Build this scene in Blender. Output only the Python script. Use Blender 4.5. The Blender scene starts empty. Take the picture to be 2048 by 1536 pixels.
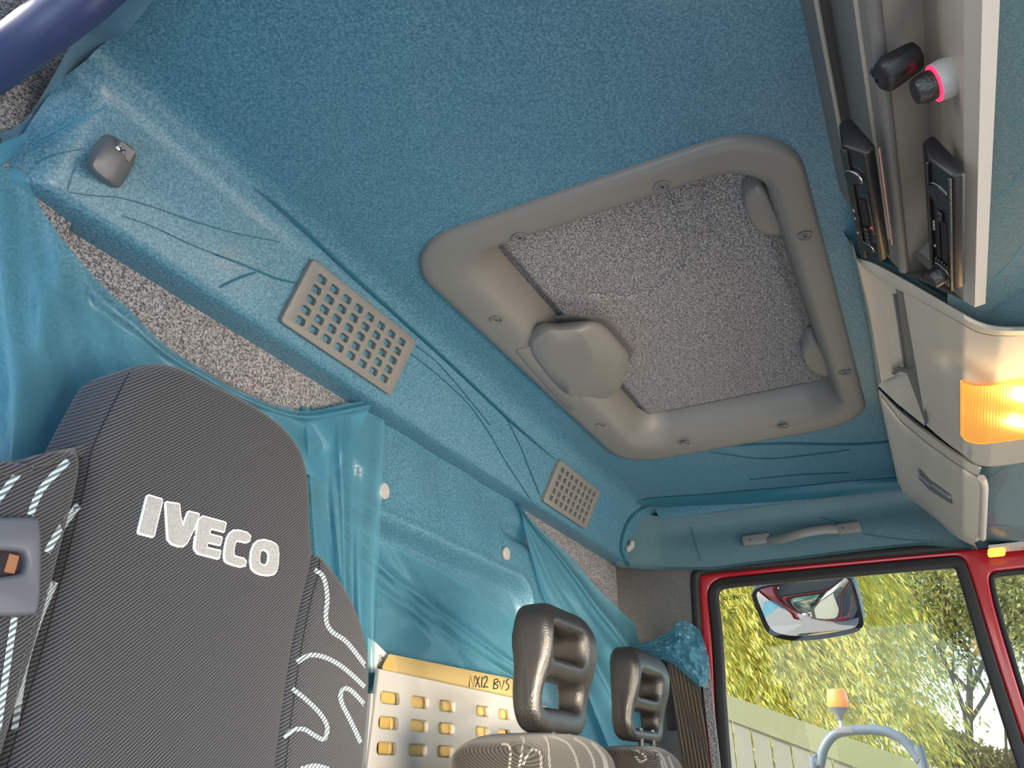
import bpy, bmesh, math, random
import numpy as np
from mathutils import Vector, Matrix
from mathutils.bvhtree import BVHTree
random.seed(7); rng = np.random.default_rng(7)
SC = bpy.context.scene
COL = SC.collection
GZ = 2.0                      # camera height above the yard; geometry is laid out about the camera and lifted at the end

# ---------------------------------------------------------------- camera
F_PX, CX, CY = 1540.0, 1024.0, 768.0
PITCH, YAW = math.radians(27.2), math.radians(27.5)
FW = np.array([math.cos(PITCH)*math.cos(YAW), math.cos(PITCH)*math.sin(YAW), math.sin(PITCH)])
RT = np.array([math.sin(YAW), -math.cos(YAW), 0.0])
UP = np.cross(RT, FW)
cam_d = bpy.data.cameras.new('camera'); cam = bpy.data.objects.new('camera', cam_d); COL.objects.link(cam)
cam_d.sensor_width = 36.0; cam_d.lens = F_PX*36.0/2048.0; cam_d.clip_start = 0.02; cam_d.clip_end = 500
M3 = Matrix(((RT[0], UP[0], -FW[0]), (RT[1], UP[1], -FW[1]), (RT[2], UP[2], -FW[2])))
cam.matrix_world = Matrix.Translation((0, 0, GZ)) @ M3.to_4x4()
SC.camera = cam

# ---------------------------------------------------------------- sky, sun, exposure
SKY_STRENGTH, SUN_STRENGTH, EXPOSURE = 0.34, 4.6, 0.66
SUN_DIR = Vector((0.40, -0.66, -0.62)).normalized()      # the way the light travels
w = bpy.data.worlds.new('world'); SC.world = w; w.use_nodes = True
wn = w.node_tree.nodes; wl = w.node_tree.links
sky = wn.new('ShaderNodeTexSky'); sky.sky_type = 'NISHITA'; sky.sun_disc = False
sky.sun_elevation = math.asin(-SUN_DIR.z); sky.sun_rotation = math.atan2(-SUN_DIR.x, -SUN_DIR.y)
sky.air_density = 1.0; sky.dust_density = 2.0; sky.ozone_density = 1.5
bg = wn['Background']; bg.inputs['Strength'].default_value = SKY_STRENGTH
wl.new(sky.outputs[0], bg.inputs['Color'])
sd = bpy.data.lights.new('sun', 'SUN'); so = bpy.data.objects.new('sun', sd); COL.objects.link(so)
sd.energy = SUN_STRENGTH; sd.angle = math.radians(1.0); sd.color = (1.0, 0.93, 0.80)
so.rotation_euler = SUN_DIR.to_track_quat('-Z', 'Y').to_euler(); so.location = (-3, 6, 6)
def area(name, loc, to, sx, sy, e, colr):
    d = bpy.data.lights.new(name, 'AREA'); o = bpy.data.objects.new(name, d); COL.objects.link(o)
    d.shape = 'RECTANGLE'; d.size = sx; d.size_y = sy; d.energy = e; d.color = colr
    o.location = loc; o.rotation_euler = (Vector(to)-Vector(loc)).to_track_quat('-Z', 'Y').to_euler()
    return o
area('windscreen_daylight', (1.05, -1.5, -0.05), (1.05, 0.5, 0.45), 2.0, 1.0, 14.5, (1.0, 0.95, 0.86))
area('driver_door_daylight', (-1.3, 0.0, -1.0), (0.9, 0.5, 0.4), 1.6, 1.3, 12.5, (0.62, 0.85, 1.0))
area('warm_front_fill', (0.50, -0.72, -0.22), (1.0, 0.55, 0.10), 0.9, 0.4, 3.5, (1.0, 0.82, 0.60)).data.spread = math.radians(70)  # added warm fill, low at the front; no lit dash is built
area('warm_headrest_beam', (-0.85, -0.20, -0.16), (1.0, 0.500, 0.115), 0.20, 0.16, 0.46, (1.0, 0.82, 0.58)).data.spread = math.radians(9.5)  # added narrow beam that warms headrests and envelope, apart from the sun
area('warm_underside_fill', (1.15, -0.05, -0.95), (1.15, 0.0, 0.4), 1.1, 0.8, 3.2, (1.0, 0.90, 0.78))  # added upward fill that brightens the overhead unit and locker
vs = SC.view_settings; vs.view_transform = 'Standard'; vs.look = 'None'; vs.gamma = 1.0; vs.exposure = EXPOSURE
try: vs.use_curve_mapping = False
except Exception: pass
SC.cycles.max_bounces = 10; SC.cycles.transparent_max_bounces = 24; SC.cycles.use_denoising = True
SC.cycles.sample_clamp_indirect = 6.0

# ---------------------------------------------------------------- sight lines of the surveyed photograph
def ray(x, y): return FW + RT*((x-CX)/F_PX) - UP*((y-CY)/F_PX)
def at(x, y, ax, v): r = ray(x, y); return r*(v/r[ax])
def atX(x, y, v): return at(x, y, 0, v)
def atY(x, y, v): return at(x, y, 1, v)
def atZ(x, y, v): return at(x, y, 2, v)
def atP(x, y, p0, n): r = ray(x, y); return r*(np.dot(p0, n)/np.dot(r, n))
def cast(x, y, trees):
    d = Vector(ray(x, y)).normalized(); best = None
    for t in trees:
        h = t.ray_cast(Vector((0, 0, 0)), d)
        if h[0] is not None and (best is None or h[3] < best[3]): best = h
    return None if best is None else np.array(best[0])

# ---------------------------------------------------------------- helpers
def V(*a): return np.array(a, float)
def nrm(a): a = np.asarray(a, float); return a/np.linalg.norm(a)
def base_of(o):
    p = V(0, 0, 0)
    while o is not None: p = p + np.array(o.location); o = o.parent
    return p
def thing(name, label, cat, loc, group=None):
    o = bpy.data.objects.new(name, None); COL.objects.link(o); o.location = tuple(float(t) for t in loc)
    o.empty_display_size = 0.05
    return tag(o, label, cat, group)
def tag(o, label, cat, group=None):
    o['label'] = label; o['category'] = cat
    if group: o['group'] = group
    return o
def link_mesh(name, me, mat, parent=None, smooth=True, kind=None, label=None, angle=40):
    o = bpy.data.objects.new(name, me); COL.objects.link(o)
    if mat is not None:
        me.materials.clear()
        for m in (mat if isinstance(mat, (list, tuple)) else [mat]): me.materials.append(m)
    if parent is not None:
        off = base_of(parent); o.parent = parent
    else:
        n = len(me.vertices); co = np.empty(n*3); me.vertices.foreach_get('co', co); co = co.reshape(-1, 3)
        off = np.array([(co[:, 0].min()+co[:, 0].max())/2, (co[:, 1].min()+co[:, 1].max())/2, co[:, 2].min()])
        o.location = tuple(off)
    me.transform(Matrix.Translation(tuple(-off)))
    if smooth:
        me.shade_smooth()
        try: me.set_sharp_from_angle(angle=math.radians(angle))
        except Exception: pass
    if kind: o['kind'] = kind
    if label: o['label'] = label
    return o
def mk(name, verts, faces, mat, parent=None, smooth=True, kind=None, label=None, solid=0.0, angle=40):
    me = bpy.data.meshes.new(name); me.from_pydata([tuple(map(float, v)) for v in verts], [], [tuple(f) for f in faces])
    me.update()
    o = link_mesh(name, me, mat, parent, smooth, kind, label, angle)
    if solid:
        m = o.modifiers.new('thickness', 'SOLIDIFY'); m.thickness = solid; m.offset = -1
    return o
class MB:
    def __init__(s): s.v = []; s.f = []
    def add(s, v, f):
        b = len(s.v); s.v += [tuple(map(float, p)) for p in v]; s.f += [tuple(b+i for i in q) for q in f]; return s
    def grid(s, rows, closed=False):
        n = len(rows[0]); v = [p for r in rows for p in r]; f = []
        for i in range(len(rows)-1):
            for j in range(n if closed else n-1):
                k = (j+1) % n
                f.append((i*n+j, i*n+k, (i+1)*n+k, (i+1)*n+j))
        return s.add(v, f)
    def box(s, c, d, ax=None):
        c = V(*c); X, Y, Z = ax if ax is not None else (V(1, 0, 0), V(0, 1, 0), V(0, 0, 1))
        v = [c+X*d[0]/2*i+Y*d[1]/2*j+Z*d[2]/2*k for i in (-1, 1) for j in (-1, 1) for k in (-1, 1)]
        return s.add(v, [(0, 1, 3, 2), (4, 6, 7, 5), (0, 4, 5, 1), (2, 3, 7, 6), (0, 2, 6, 4), (1, 5, 7, 3)])
    def lathe(s, c, axis, prof, n=24):      # prof: (radius, height along axis)
        a = nrm(axis); t = nrm(np.cross(a, V(0.31, 0.2, 0.9))); b = np.cross(a, t); c = V(*c)
        rows = [[c+a*h+(t*math.cos(k*2*math.pi/n)+b*math.sin(k*2*math.pi/n))*r for k in range(n)] for r, h in prof]
        return s.grid(rows, True)
    def tube(s, pts, r, n=8, caps=True):
        pts = [V(*p) for p in pts]; rows = []; up = V(0.13, 0.27, 0.95)
        for i, p in enumerate(pts):
            d = nrm(pts[min(i+1, len(pts)-1)]-pts[max(i-1, 0)])
            t = np.cross(d, up); t = nrm(t) if np.linalg.norm(t) > 1e-4 else V(1, 0, 0)
            b = np.cross(d, t); rr = r[i] if hasattr(r, '__len__') else r
            rows.append([p+(t*math.cos(k*2*math.pi/n)+b*math.sin(k*2*math.pi/n))*rr for k in range(n)])
        b0 = len(s.v); s.grid(rows, True)
        if caps:
            s.f.append(tuple(b0+k for k in range(n))); m = b0+(len(rows)-1)*n; s.f.append(tuple(m+k for k in reversed(range(n))))
        return s
    def out(s, name, mat, parent=None, **k): return mk(name, s.v, s.f, mat, parent, **k)
def crom(pts, n=8, closed=False):
    P = [np.asarray(p, float) for p in pts]; N = len(P); out = []
    for i in range(N if closed else N-1):
        p0 = P[(i-1) % N] if closed or i > 0 else 2*P[0]-P[1]
        p1 = P[i]; p2 = P[(i+1) % N]
        p3 = P[(i+2) % N] if closed or i+2 < N else 2*P[-1]-P[-2]
        for k in range(n):
            t = k/n
            out.append(0.5*((2*p1)+(-p0+p2)*t+(2*p0-5*p1+4*p2-p3)*t*t+(-p0+3*p1-3*p2+p3)*t**3))
    if not closed: out.append(P[-1])
    return out
def resample(pts, n):
    P = np.array(pts, float); L = np.concatenate([[0], np.cumsum(np.linalg.norm(np.diff(P, axis=0), axis=1))])
    t = np.linspace(0, L[-1], n); return [V(*[np.interp(q, L, P[:, k]) for k in range(P.shape[1])]) for q in t]
def rrect(x0, x1, y0, y1, r, n=6):
    o = []
    for cx, cy, a in ((x1-r, y1-r, 0), (x0+r, y1-r, 90), (x0+r, y0+r, 180), (x1-r, y0+r, 270)):
        for k in range(n+1):
            t = math.radians(a+90*k/n); o.append((cx+r*math.cos(t), cy+r*math.sin(t)))
    return o
def nick(pts, r=.2):
    P = [np.asarray(p, float) for p in pts]; Q = []
    for i in range(len(P)):
        a, q, b = P[i-1], P[i], P[(i+1) % len(P)]; Q += [q+(a-q)*r, q*(1-r*.5)+(a+b)/2*r*.5, q+(b-q)*r]
    return Q
def chaikin(pts, it=2, closed=True):
    P = [np.asarray(p, float) for p in pts]
    for _ in range(it):
        Q = []
        for i in range(len(P) if closed else len(P)-1):
            a, b = P[i], P[(i+1) % len(P)]; Q += [a*.75+b*.25, a*.25+b*.75]
        P = Q
    return P
def slab_mesh(name, loops, frame, half, bevel=0.0, res=3, offset=None):
    """a flat plate with holes, from 2D loops, thickness 2*half(+bevel), in frame (origin,u,v,n)"""
    cu = bpy.data.curves.new(name, 'CURVE'); cu.dimensions = '2D'; cu.fill_mode = 'BOTH'
    for lp in loops:
        sp = cu.splines.new('POLY'); sp.points.add(len(lp)-1); sp.use_cyclic_u = True
        for i, p in enumerate(lp): sp.points[i].co = (float(p[0]), float(p[1]), 0, 1)
    cu.extrude = max(half-bevel, 0.0); cu.bevel_depth = bevel; cu.bevel_resolution = res
    cu.offset = -bevel if offset is None else offset
    o = bpy.data.objects.new(name, cu); COL.objects.link(o)
    dg = bpy.context.evaluated_depsgraph_get(); me = bpy.data.meshes.new_from_object(o.evaluated_get(dg))
    bpy.data.objects.remove(o); bpy.data.curves.remove(cu); me.name = name
    O, u, v, n = [np.asarray(t, float) for t in frame]
    me.transform(Matrix(((u[0], v[0], n[0], O[0]), (u[1], v[1], n[1], O[1]), (u[2], v[2], n[2], O[2]), (0, 0, 0, 1))))
    bm = bmesh.new(); bm.from_mesh(me); bmesh.ops.remove_doubles(bm, verts=bm.verts, dist=1e-5)
    bmesh.ops.recalc_face_normals(bm, faces=bm.faces); bm.to_mesh(me); bm.free()
    return me
def slab(name, loops, frame, half, mat, parent=None, bevel=0.0, res=3, offset=None, **k):
    return link_mesh(name, slab_mesh(name, loops, frame, half, bevel, res, offset), mat, parent, **k)
FXZ = lambda y: (V(0, y, 0), V(1, 0, 0), V(0, 0, 1), V(0, -1, 0))      # plate standing across the cab, seen from the front
FYZ = lambda x: (V(x, 0, 0), V(0, 1, 0), V(0, 0, 1), V(1, 0, 0))       # plate standing along the cab
FXY = lambda z: (V(0, 0, z), V(1, 0, 0), V(0, 1, 0), V(0, 0, 1))
def applied(o, voxel=None, smooth=0, bevel=None, seg=3, deform=None, subsurf=0):
    if bevel: m = o.modifiers.new('b', 'BEVEL'); m.width = bevel; m.segments = seg; m.limit_method = 'ANGLE'; m.angle_limit = math.radians(30)
    if voxel: m = o.modifiers.new('r', 'REMESH'); m.mode = 'VOXEL'; m.voxel_size = voxel
    if smooth: m = o.modifiers.new('s', 'SMOOTH'); m.iterations = smooth; m.factor = 0.5
    if subsurf: m = o.modifiers.new('u', 'SUBSURF'); m.levels = m.render_levels = subsurf
    dg = bpy.context.evaluated_depsgraph_get(); me = bpy.data.meshes.new_from_object(o.evaluated_get(dg))
    o.modifiers.clear(); old = o.data; mats = [m for m in old.materials]; o.data = me; me.name = o.name
    me.materials.clear()
    for m in mats: me.materials.append(m)
    if deform:
        for v in me.vertices: v.co = deform(v.co)
    me.shade_smooth()
    if not voxel:
        try: me.set_sharp_from_angle(angle=math.radians(40))
        except Exception: pass
    return o
def tree_of(*objs):
    ts = []
    for o in objs:
        off = base_of(o); me = o.data
        vs_ = [Vector(off)+v.co for v in me.vertices]
        ts.append(BVHTree.FromPolygons(vs_, [tuple(p.vertices) for p in me.polygons]))
    return ts
def ribbon(name, lines, *a, one=False, **k):
    if one or len(lines) == 1: return ribbon_(name, lines, *a, **k)
    for ln in lines: o = ribbon_(name, [ln], *a, **k)
    return o
def ribbon_(name, lines, width, trees, mat, parent, lift=0.0012, smooth_n=6, label=None, kind=None, widths=None):
    """strips lying on a surface along lines surveyed in the photograph"""
    b = MB()
    for li, ln in enumerate(lines):
        P = crom([V(*p) for p in ln], smooth_n) if len(ln) > 2 else resample([V(*p) for p in ln], 8)
        A, B = [], []
        wd = widths[li] if widths else width
        for i, p in enumerate(P):
            d = nrm(P[min(i+1, len(P)-1)]-P[max(i-1, 0)]); q = V(-d[1], d[0])*wd/2
            a = cast(*(p+q), trees); c = cast(*(p-q), trees)
            if a is None or c is None:
                if len(A) > 1: b.grid([A, B])
                A, B = [], []; continue
            A.append(a*(1-lift)); B.append(c*(1-lift))
        if len(A) > 1: b.grid([A, B])
    return b.out(name, mat, parent, label=label, kind=kind)
# ---------------------------------------------------------------- materials
def srgb(r, g, b): return tuple(((c/255)/12.92 if c/255 <= .04045 else ((c/255+.055)/1.055)**2.4) for c in (r, g, b))+(1,)
def mat(name, col, rough=.5, metal=0.0, spec=.5, coat=0.0, bump=None, emis=None, estr=0.0):
    m = bpy.data.materials.new(name); m.use_nodes = True; N = m.node_tree.nodes; p = N['Principled BSDF']
    p.inputs['Base Color'].default_value = col if len(col) == 4 else tuple(col)+(1,)
    p.inputs['Roughness'].default_value = rough; p.inputs['Metallic'].default_value = metal
    p.inputs['Specular IOR Level'].default_value = spec; p.inputs['Coat Weight'].default_value = coat; p.inputs['Coat Roughness'].default_value = .12
    if emis: p.inputs['Emission Color'].default_value = emis; p.inputs['Emission Strength'].default_value = estr
    if bump:
        sc, st, di = bump; L = m.node_tree.links
        tc = N.new('ShaderNodeTexCoord'); n = N.new('ShaderNodeTexNoise'); n.inputs['Scale'].default_value = sc; n.inputs['Detail'].default_value = 3
        bn = N.new('ShaderNodeBump'); bn.inputs['Strength'].default_value = st; bn.inputs['Distance'].default_value = di
        L.new(tc.outputs['Object'], n.inputs['Vector']); L.new(n.outputs['Fac'], bn.inputs['Height']); L.new(bn.outputs[0], p.inputs['Normal'])
    return m
def ramp(N, stops):
    r = N.new('ShaderNodeValToRGB'); e = r.color_ramp.elements
    while len(e) < len(stops): e.new(.5)
    for i, (p, c) in enumerate(stops): e[i].position = p; e[i].color = c
    return r
def fleck(name, dark, light, scale=430, rough=.55, coat=0.0, lo=.42, hi=.60, bump=.25):
    m = mat(name, dark, rough, coat=coat); N = m.node_tree.nodes; L = m.node_tree.links; p = N['Principled BSDF']
    tc = N.new('ShaderNodeTexCoord'); n = N.new('ShaderNodeTexNoise'); n.inputs['Scale'].default_value = scale; n.inputs['Detail'].default_value = 1.5
    n.inputs['Distortion'].default_value = .9
    r = ramp(N, [(lo, dark), (hi, light)])
    L.new(tc.outputs['Object'], n.inputs['Vector']); L.new(n.outputs['Fac'], r.inputs['Fac']); L.new(r.outputs['Color'], p.inputs['Base Color'])
    if bump:
        b = N.new('ShaderNodeBump'); b.inputs['Strength'].default_value = bump; b.inputs['Distance'].default_value = .001
        L.new(n.outputs['Fac'], b.inputs['Height']); L.new(b.outputs[0], p.inputs['Normal'])
    return m
def twill(name, dark, light, period=.0028, direction=(.62, .25, 1.0), bump=.4, rough=.85):
    m = mat(name, dark, rough, spec=.25); N = m.node_tree.nodes; L = m.node_tree.links; p = N['Principled BSDF']
    tc = N.new('ShaderNodeTexCoord'); d = N.new('ShaderNodeVectorMath'); d.operation = 'DOT_PRODUCT'
    u = nrm(direction); d.inputs[1].default_value = tuple(u*2*math.pi/period)
    s = N.new('ShaderNodeMath'); s.operation = 'SINE'
    mr = N.new('ShaderNodeMapRange'); mr.inputs['From Min'].default_value = -1; mr.inputs['From Max'].default_value = 1
    nz = N.new('ShaderNodeTexNoise'); nz.inputs['Scale'].default_value = 900; ad = N.new('ShaderNodeMath'); ad.operation = 'MULTIPLY_ADD'
    ad.inputs[1].default_value = .5; 
    L.new(tc.outputs['Object'], d.inputs[0]); L.new(d.outputs['Value'], s.inputs[0]); L.new(s.outputs[0], mr.inputs['Value'])
    L.new(tc.outputs['Object'], nz.inputs['Vector']); L.new(nz.outputs['Fac'], ad.inputs[0]); L.new(mr.outputs['Result'], ad.inputs[2])
    r = ramp(N, [(.45, dark), (1.1 if False else 1.0, light)]); L.new(ad.outputs[0], r.inputs['Fac']); L.new(r.outputs['Color'], p.inputs['Base Color'])
    b = N.new('ShaderNodeBump'); b.inputs['Strength'].default_value = bump; b.inputs['Distance'].default_value = .0006
    L.new(mr.outputs['Result'], b.inputs['Height']); L.new(b.outputs[0], p.inputs['Normal'])
    p.inputs['Sheen Weight'].default_value = .2
    return m
def film(name, tint, body, clear=.5, rough=.22):
    m = bpy.data.materials.new(name); m.use_nodes = True; N = m.node_tree.nodes; L = m.node_tree.links
    p = N['Principled BSDF']; out = N['Material Output']
    p.inputs['Base Color'].default_value = body; p.inputs['Roughness'].default_value = rough; p.inputs['Specular IOR Level'].default_value = .8
    t = N.new('ShaderNodeBsdfTransparent'); t.inputs['Color'].default_value = tint
    tl = N.new('ShaderNodeBsdfTranslucent'); tl.inputs['Color'].default_value = body
    m1 = N.new('ShaderNodeMixShader'); m1.inputs[0].default_value = .4; L.new(p.outputs[0], m1.inputs[1]); L.new(tl.outputs[0], m1.inputs[2])
    m2 = N.new('ShaderNodeMixShader'); m2.inputs[0].default_value = clear; L.new(m1.outputs[0], m2.inputs[1]); L.new(t.outputs[0], m2.inputs[2])
    L.new(m2.outputs[0], out.inputs['Surface'])
    tc = N.new('ShaderNodeTexCoord'); nz = N.new('ShaderNodeTexNoise'); nz.inputs['Scale'].default_value = 28; nz.inputs['Detail'].default_value = 3
    nz.inputs['Distortion'].default_value = 1.2
    b = N.new('ShaderNodeBump'); b.inputs['Strength'].default_value = .35; b.inputs['Distance'].default_value = .006
    L.new(tc.outputs['Object'], nz.inputs['Vector']); L.new(nz.outputs['Fac'], b.inputs['Height']); L.new(b.outputs[0], p.inputs['Normal'])
    return m
M = {}
M['film_fabric'] = fleck('film_covered_fabric', (.038, .136, .207, 1), (.100, .243, .335, 1), 430, .42, coat=.25)
M['film_fabric_smooth'] = fleck('film_covered_fabric_fine', (.085, .165, .195, 1), (.125, .225, .255, 1), 520, .45, coat=.2, bump=.1)
M['fabric'] = fleck('grey_flecked_fabric', (.075, .075, .085, 1), (.36, .35, .36, 1), 430, .9)
M['fabric_dark'] = fleck('dark_grey_fabric', (.085, .085, .088, 1), (.15, .15, .15, 1), 520, .9, bump=.1)
M['film'] = film('blue_protective_film', (.50, .80, .90, 1), (.16, .46, .62, 1), .42)
M['film_thin'] = film('blue_protective_film_thin', (.62, .86, .93, 1), (.20, .48, .60, 1), .56)
M['film_edge'] = film('blue_film_doubled', (.50, .76, .90, 1), (.24, .46, .64, 1), .40)
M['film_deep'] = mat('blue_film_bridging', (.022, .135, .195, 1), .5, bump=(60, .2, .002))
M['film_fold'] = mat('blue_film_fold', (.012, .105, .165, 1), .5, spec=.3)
M['grey'] = mat('warm_grey_plastic', (.182, .180, .173, 1), .42, bump=(900, .05, .0005))
M['grey_dark'] = mat('mid_grey_plastic', (.17, .165, .17, 1), .45)
M['grey_light'] = mat('light_grey_plastic', (.40, .39, .385, 1), .45)
M['beige'] = mat('beige_grey_plastic', (.40, .365, .325, 1), .42, bump=(900, .05, .0005))
M['beige_pale'] = mat('pale_beige_plastic', (.60, .545, .47, 1), .42, bump=(900, .05, .0005))
M['black'] = mat('black_plastic', (.012, .013, .016, 1), .38)
M['black_soft'] = mat('soft_black_plastic', (.0135, .0132, .0130, 1), .34, spec=.65, bump=(420, .5, .0014))
M['rubber'] = mat('black_rubber', (.016, .016, .015, 1), .6)
M['darkslot'] = mat('dark_cavity', (.012, .008, .012, 1), .8)
M['red'] = mat('red_vehicle_paint', (.42, .012, .022, 1), .22, coat=.9)
M['chrome'] = mat('bright_metal', (.75, .75, .76, 1), .25, metal=1)
M['seat'] = twill('charcoal_twill', (.017, .017, .020, 1), (.085, .086, .092, 1), .0025, (.75, .0, -.8))
M['seat_warm'] = twill('brown_grey_twill', (.012, .0108, .0096, 1), (.048, .043, .038, 1), .0028, (.62, .5, -.62))
M['stripe'] = twill('pale_blue_stripe', (.10, .13, .14, 1), (.50, .58, .61, 1), .0036, (.75, .0, -.8))
M['stripe_grey'] = twill('pale_grey_stripe', (.05, .05, .05, 1), (.22, .215, .205, 1), .0036, (.75, .0, -.8))
M['seam'] = mat('dark_seam', (.008, .008, .009, 1), .9)
M['logo_white'] = mat('white_thread', (.82, .82, .80, 1), .7)
M['logo_grey'] = fleck('silver_grey_thread', (.26, .26, .26, 1), (.42, .42, .41, 1), 1500, .6, bump=.3)
M['paper'] = mat('manila_paper', (.80, .58, .24, 1), .8, bump=(120, .1, .001))
M['paper_white'] = mat('white_paper', (.75, .73, .68, 1), .8)
M['ink'] = mat('black_ink', (.01, .01, .01, 1), .6)
M['net'] = mat('pale_grey_moulding', (.50, .485, .45, 1), .45)
M['webbing'] = twill('brown_webbing', (.035, .027, .020, 1), (.10, .078, .058, 1), .0078, (0, 1, -.10), bump=.6)
M['red_glow'] = mat('red_backlight', (.6, .01, .03, 1), .4, emis=(1, .02, .07, 1), estr=2.2)
M['silver'] = mat('silver_plastic', (.34, .34, .33, 1), .35)
def lens():
    m = bpy.data.materials.new('amber_ribbed_lens'); m.use_nodes = True; N = m.node_tree.nodes; L = m.node_tree.links
    p = N['Principled BSDF']; out = N['Material Output']
    p.inputs['Base Color'].default_value = (.9, .48, .10, 1); p.inputs['Roughness'].default_value = .25
    p.inputs['Emission Color'].default_value = (1, .50, .10, 1); p.inputs['Emission Strength'].default_value = .62
    t = N.new('ShaderNodeBsdfTranslucent'); t.inputs['Color'].default_value = (1, .72, .30, 1)
    tr = N.new('ShaderNodeBsdfTransparent'); tr.inputs['Color'].default_value = (1, .72, .35, 1)
    a = N.new('ShaderNodeMixShader'); a.inputs[0].default_value = .6; L.new(p.outputs[0], a.inputs[1]); L.new(t.outputs[0], a.inputs[2])
    b = N.new('ShaderNodeMixShader'); b.inputs[0].default_value = .10; L.new(a.outputs[0], b.inputs[1]); L.new(tr.outputs[0], b.inputs[2])
    L.new(b.outputs[0], out.inputs['Surface']); return m
M['lens'] = lens()
M['bulb'] = mat('lit_bulb', (1, .9, .6, 1), .3, emis=(1, .80, .42, 1), estr=22)
M['orange'] = mat('amber_beacon', (.85, .22, .02, 1), .25, spec=.6, emis=(1, .3, .03, 1), estr=.15)
def glass():
    m = bpy.data.materials.new('window_glass'); m.use_nodes = True; N = m.node_tree.nodes; L = m.node_tree.links; out = N['Material Output']
    t = N.new('ShaderNodeBsdfTransparent'); t.inputs['Color'].default_value = (.93, .96, .92, 1)
    g = N.new('ShaderNodeBsdfGlossy'); g.inputs['Roughness'].default_value = .01
    f = N.new('ShaderNodeFresnel'); f.inputs['IOR'].default_value = 1.5
    s = N.new('ShaderNodeMixShader'); mu = N.new('ShaderNodeMath'); mu.operation = 'MULTIPLY'; mu.inputs[1].default_value = .6; L.new(f.outputs[0], mu.inputs[0]); L.new(mu.outputs[0], s.inputs[0]); L.new(t.outputs[0], s.inputs[1]); L.new(g.outputs[0], s.inputs[2])
    L.new(s.outputs[0], out.inputs['Surface']); return m
M['glass'] = glass()
M['mirror'] = mat('mirror_face', (.85, .86, .87, 1), .02, metal=1)
M['asphalt'] = fleck('yard_tarmac', (.16, .155, .15, 1), (.26, .25, .24, 1), 60, .9, bump=.2)
def leafy(name, cols, rough=.55):
    m = bpy.data.materials.new(name); m.use_nodes = True; N = m.node_tree.nodes; L = m.node_tree.links
    p = N['Principled BSDF']; out = N['Material Output']; g = N.new('ShaderNodeNewGeometry')
    r = ramp(N, [(i/(len(cols)-1), c) for i, c in enumerate(cols)]); L.new(g.outputs['Random Per Island'], r.inputs['Fac'])
    L.new(r.outputs['Color'], p.inputs['Base Color']); p.inputs['Roughness'].default_value = rough
    t = N.new('ShaderNodeBsdfTranslucent'); L.new(r.outputs['Color'], t.inputs['Color'])
    s = N.new('ShaderNodeMixShader'); s.inputs[0].default_value = .4; L.new(p.outputs[0], s.inputs[1]); L.new(t.outputs[0], s.inputs[2])
    L.new(s.outputs[0], out.inputs['Surface']); return m
M['willow'] = leafy('willow_leaves', [(.36, .40, .07, 1), (.60, .60, .12, 1), (.74, .60, .11, 1), (.58, .66, .22, 1), (.80, .54, .08, 1)])
M['ash'] = leafy('sparse_leaves', [(.28, .33, .10, 1), (.44, .44, .15, 1), (.52, .42, .16, 1)])
M['hedge'] = leafy('hedge_leaves', [(.20, .21, .06, 1), (.34, .29, .09, 1), (.46, .30, .10, 1)])
M['bark'] = mat('tree_bark', (.11, .09, .06, 1), .9, bump=(30, .5, .01))
M['plank'] = mat('weathered_plank', (.25, .235, .19, 1), .85, bump=(14, .3, .004))
M['cap'] = mat('painted_cap_board', (.22, .22, .12, 1), .7)
M['blue_black'] = mat('blue_black_rubber_seal', (.030, .045, .13, 1), .35, spec=.6)
M['roof_red'] = M['red']
# ================================================================ the cab shell
H = 0.62                                   # headliner height above the eye
X0, X1 = 0.255, 1.90                       # driver's side, passenger side
def structure(o): o['kind'] = 'structure'; return o
# ceiling: film covered headliner, rounded down into the passenger header
xs = list(np.linspace(.226, 1.86, 172))+[1.86+.04*math.sin(t) for t in np.linspace(.2, math.pi/2, 8)]
ys = list(np.linspace(-.12, .556, 86))
def zc(x, y):
    z = H
    if x > 1.86: z -= .04-math.sqrt(max(.04**2-(x-1.86)**2, 0))
    return z
rows = [[V(x, y, zc(x, y)) for x in xs] for y in ys]
b = MB(); n = len(xs); b.v = [p for r in rows for p in r]
for i in range(len(ys)-1):
    for j in range(n-1):
        cx, cy = (xs[j]+xs[j+1])/2, (ys[i]+ys[i+1])/2
        if .685 < cx < 1.487 and .043 < cy < .480: continue
        b.f.append((i*n+j, (i+1)*n+j, (i+1)*n+j+1, i*n+j+1))
ceiling = structure(b.out('ceiling', M['film_fabric']))
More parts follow.
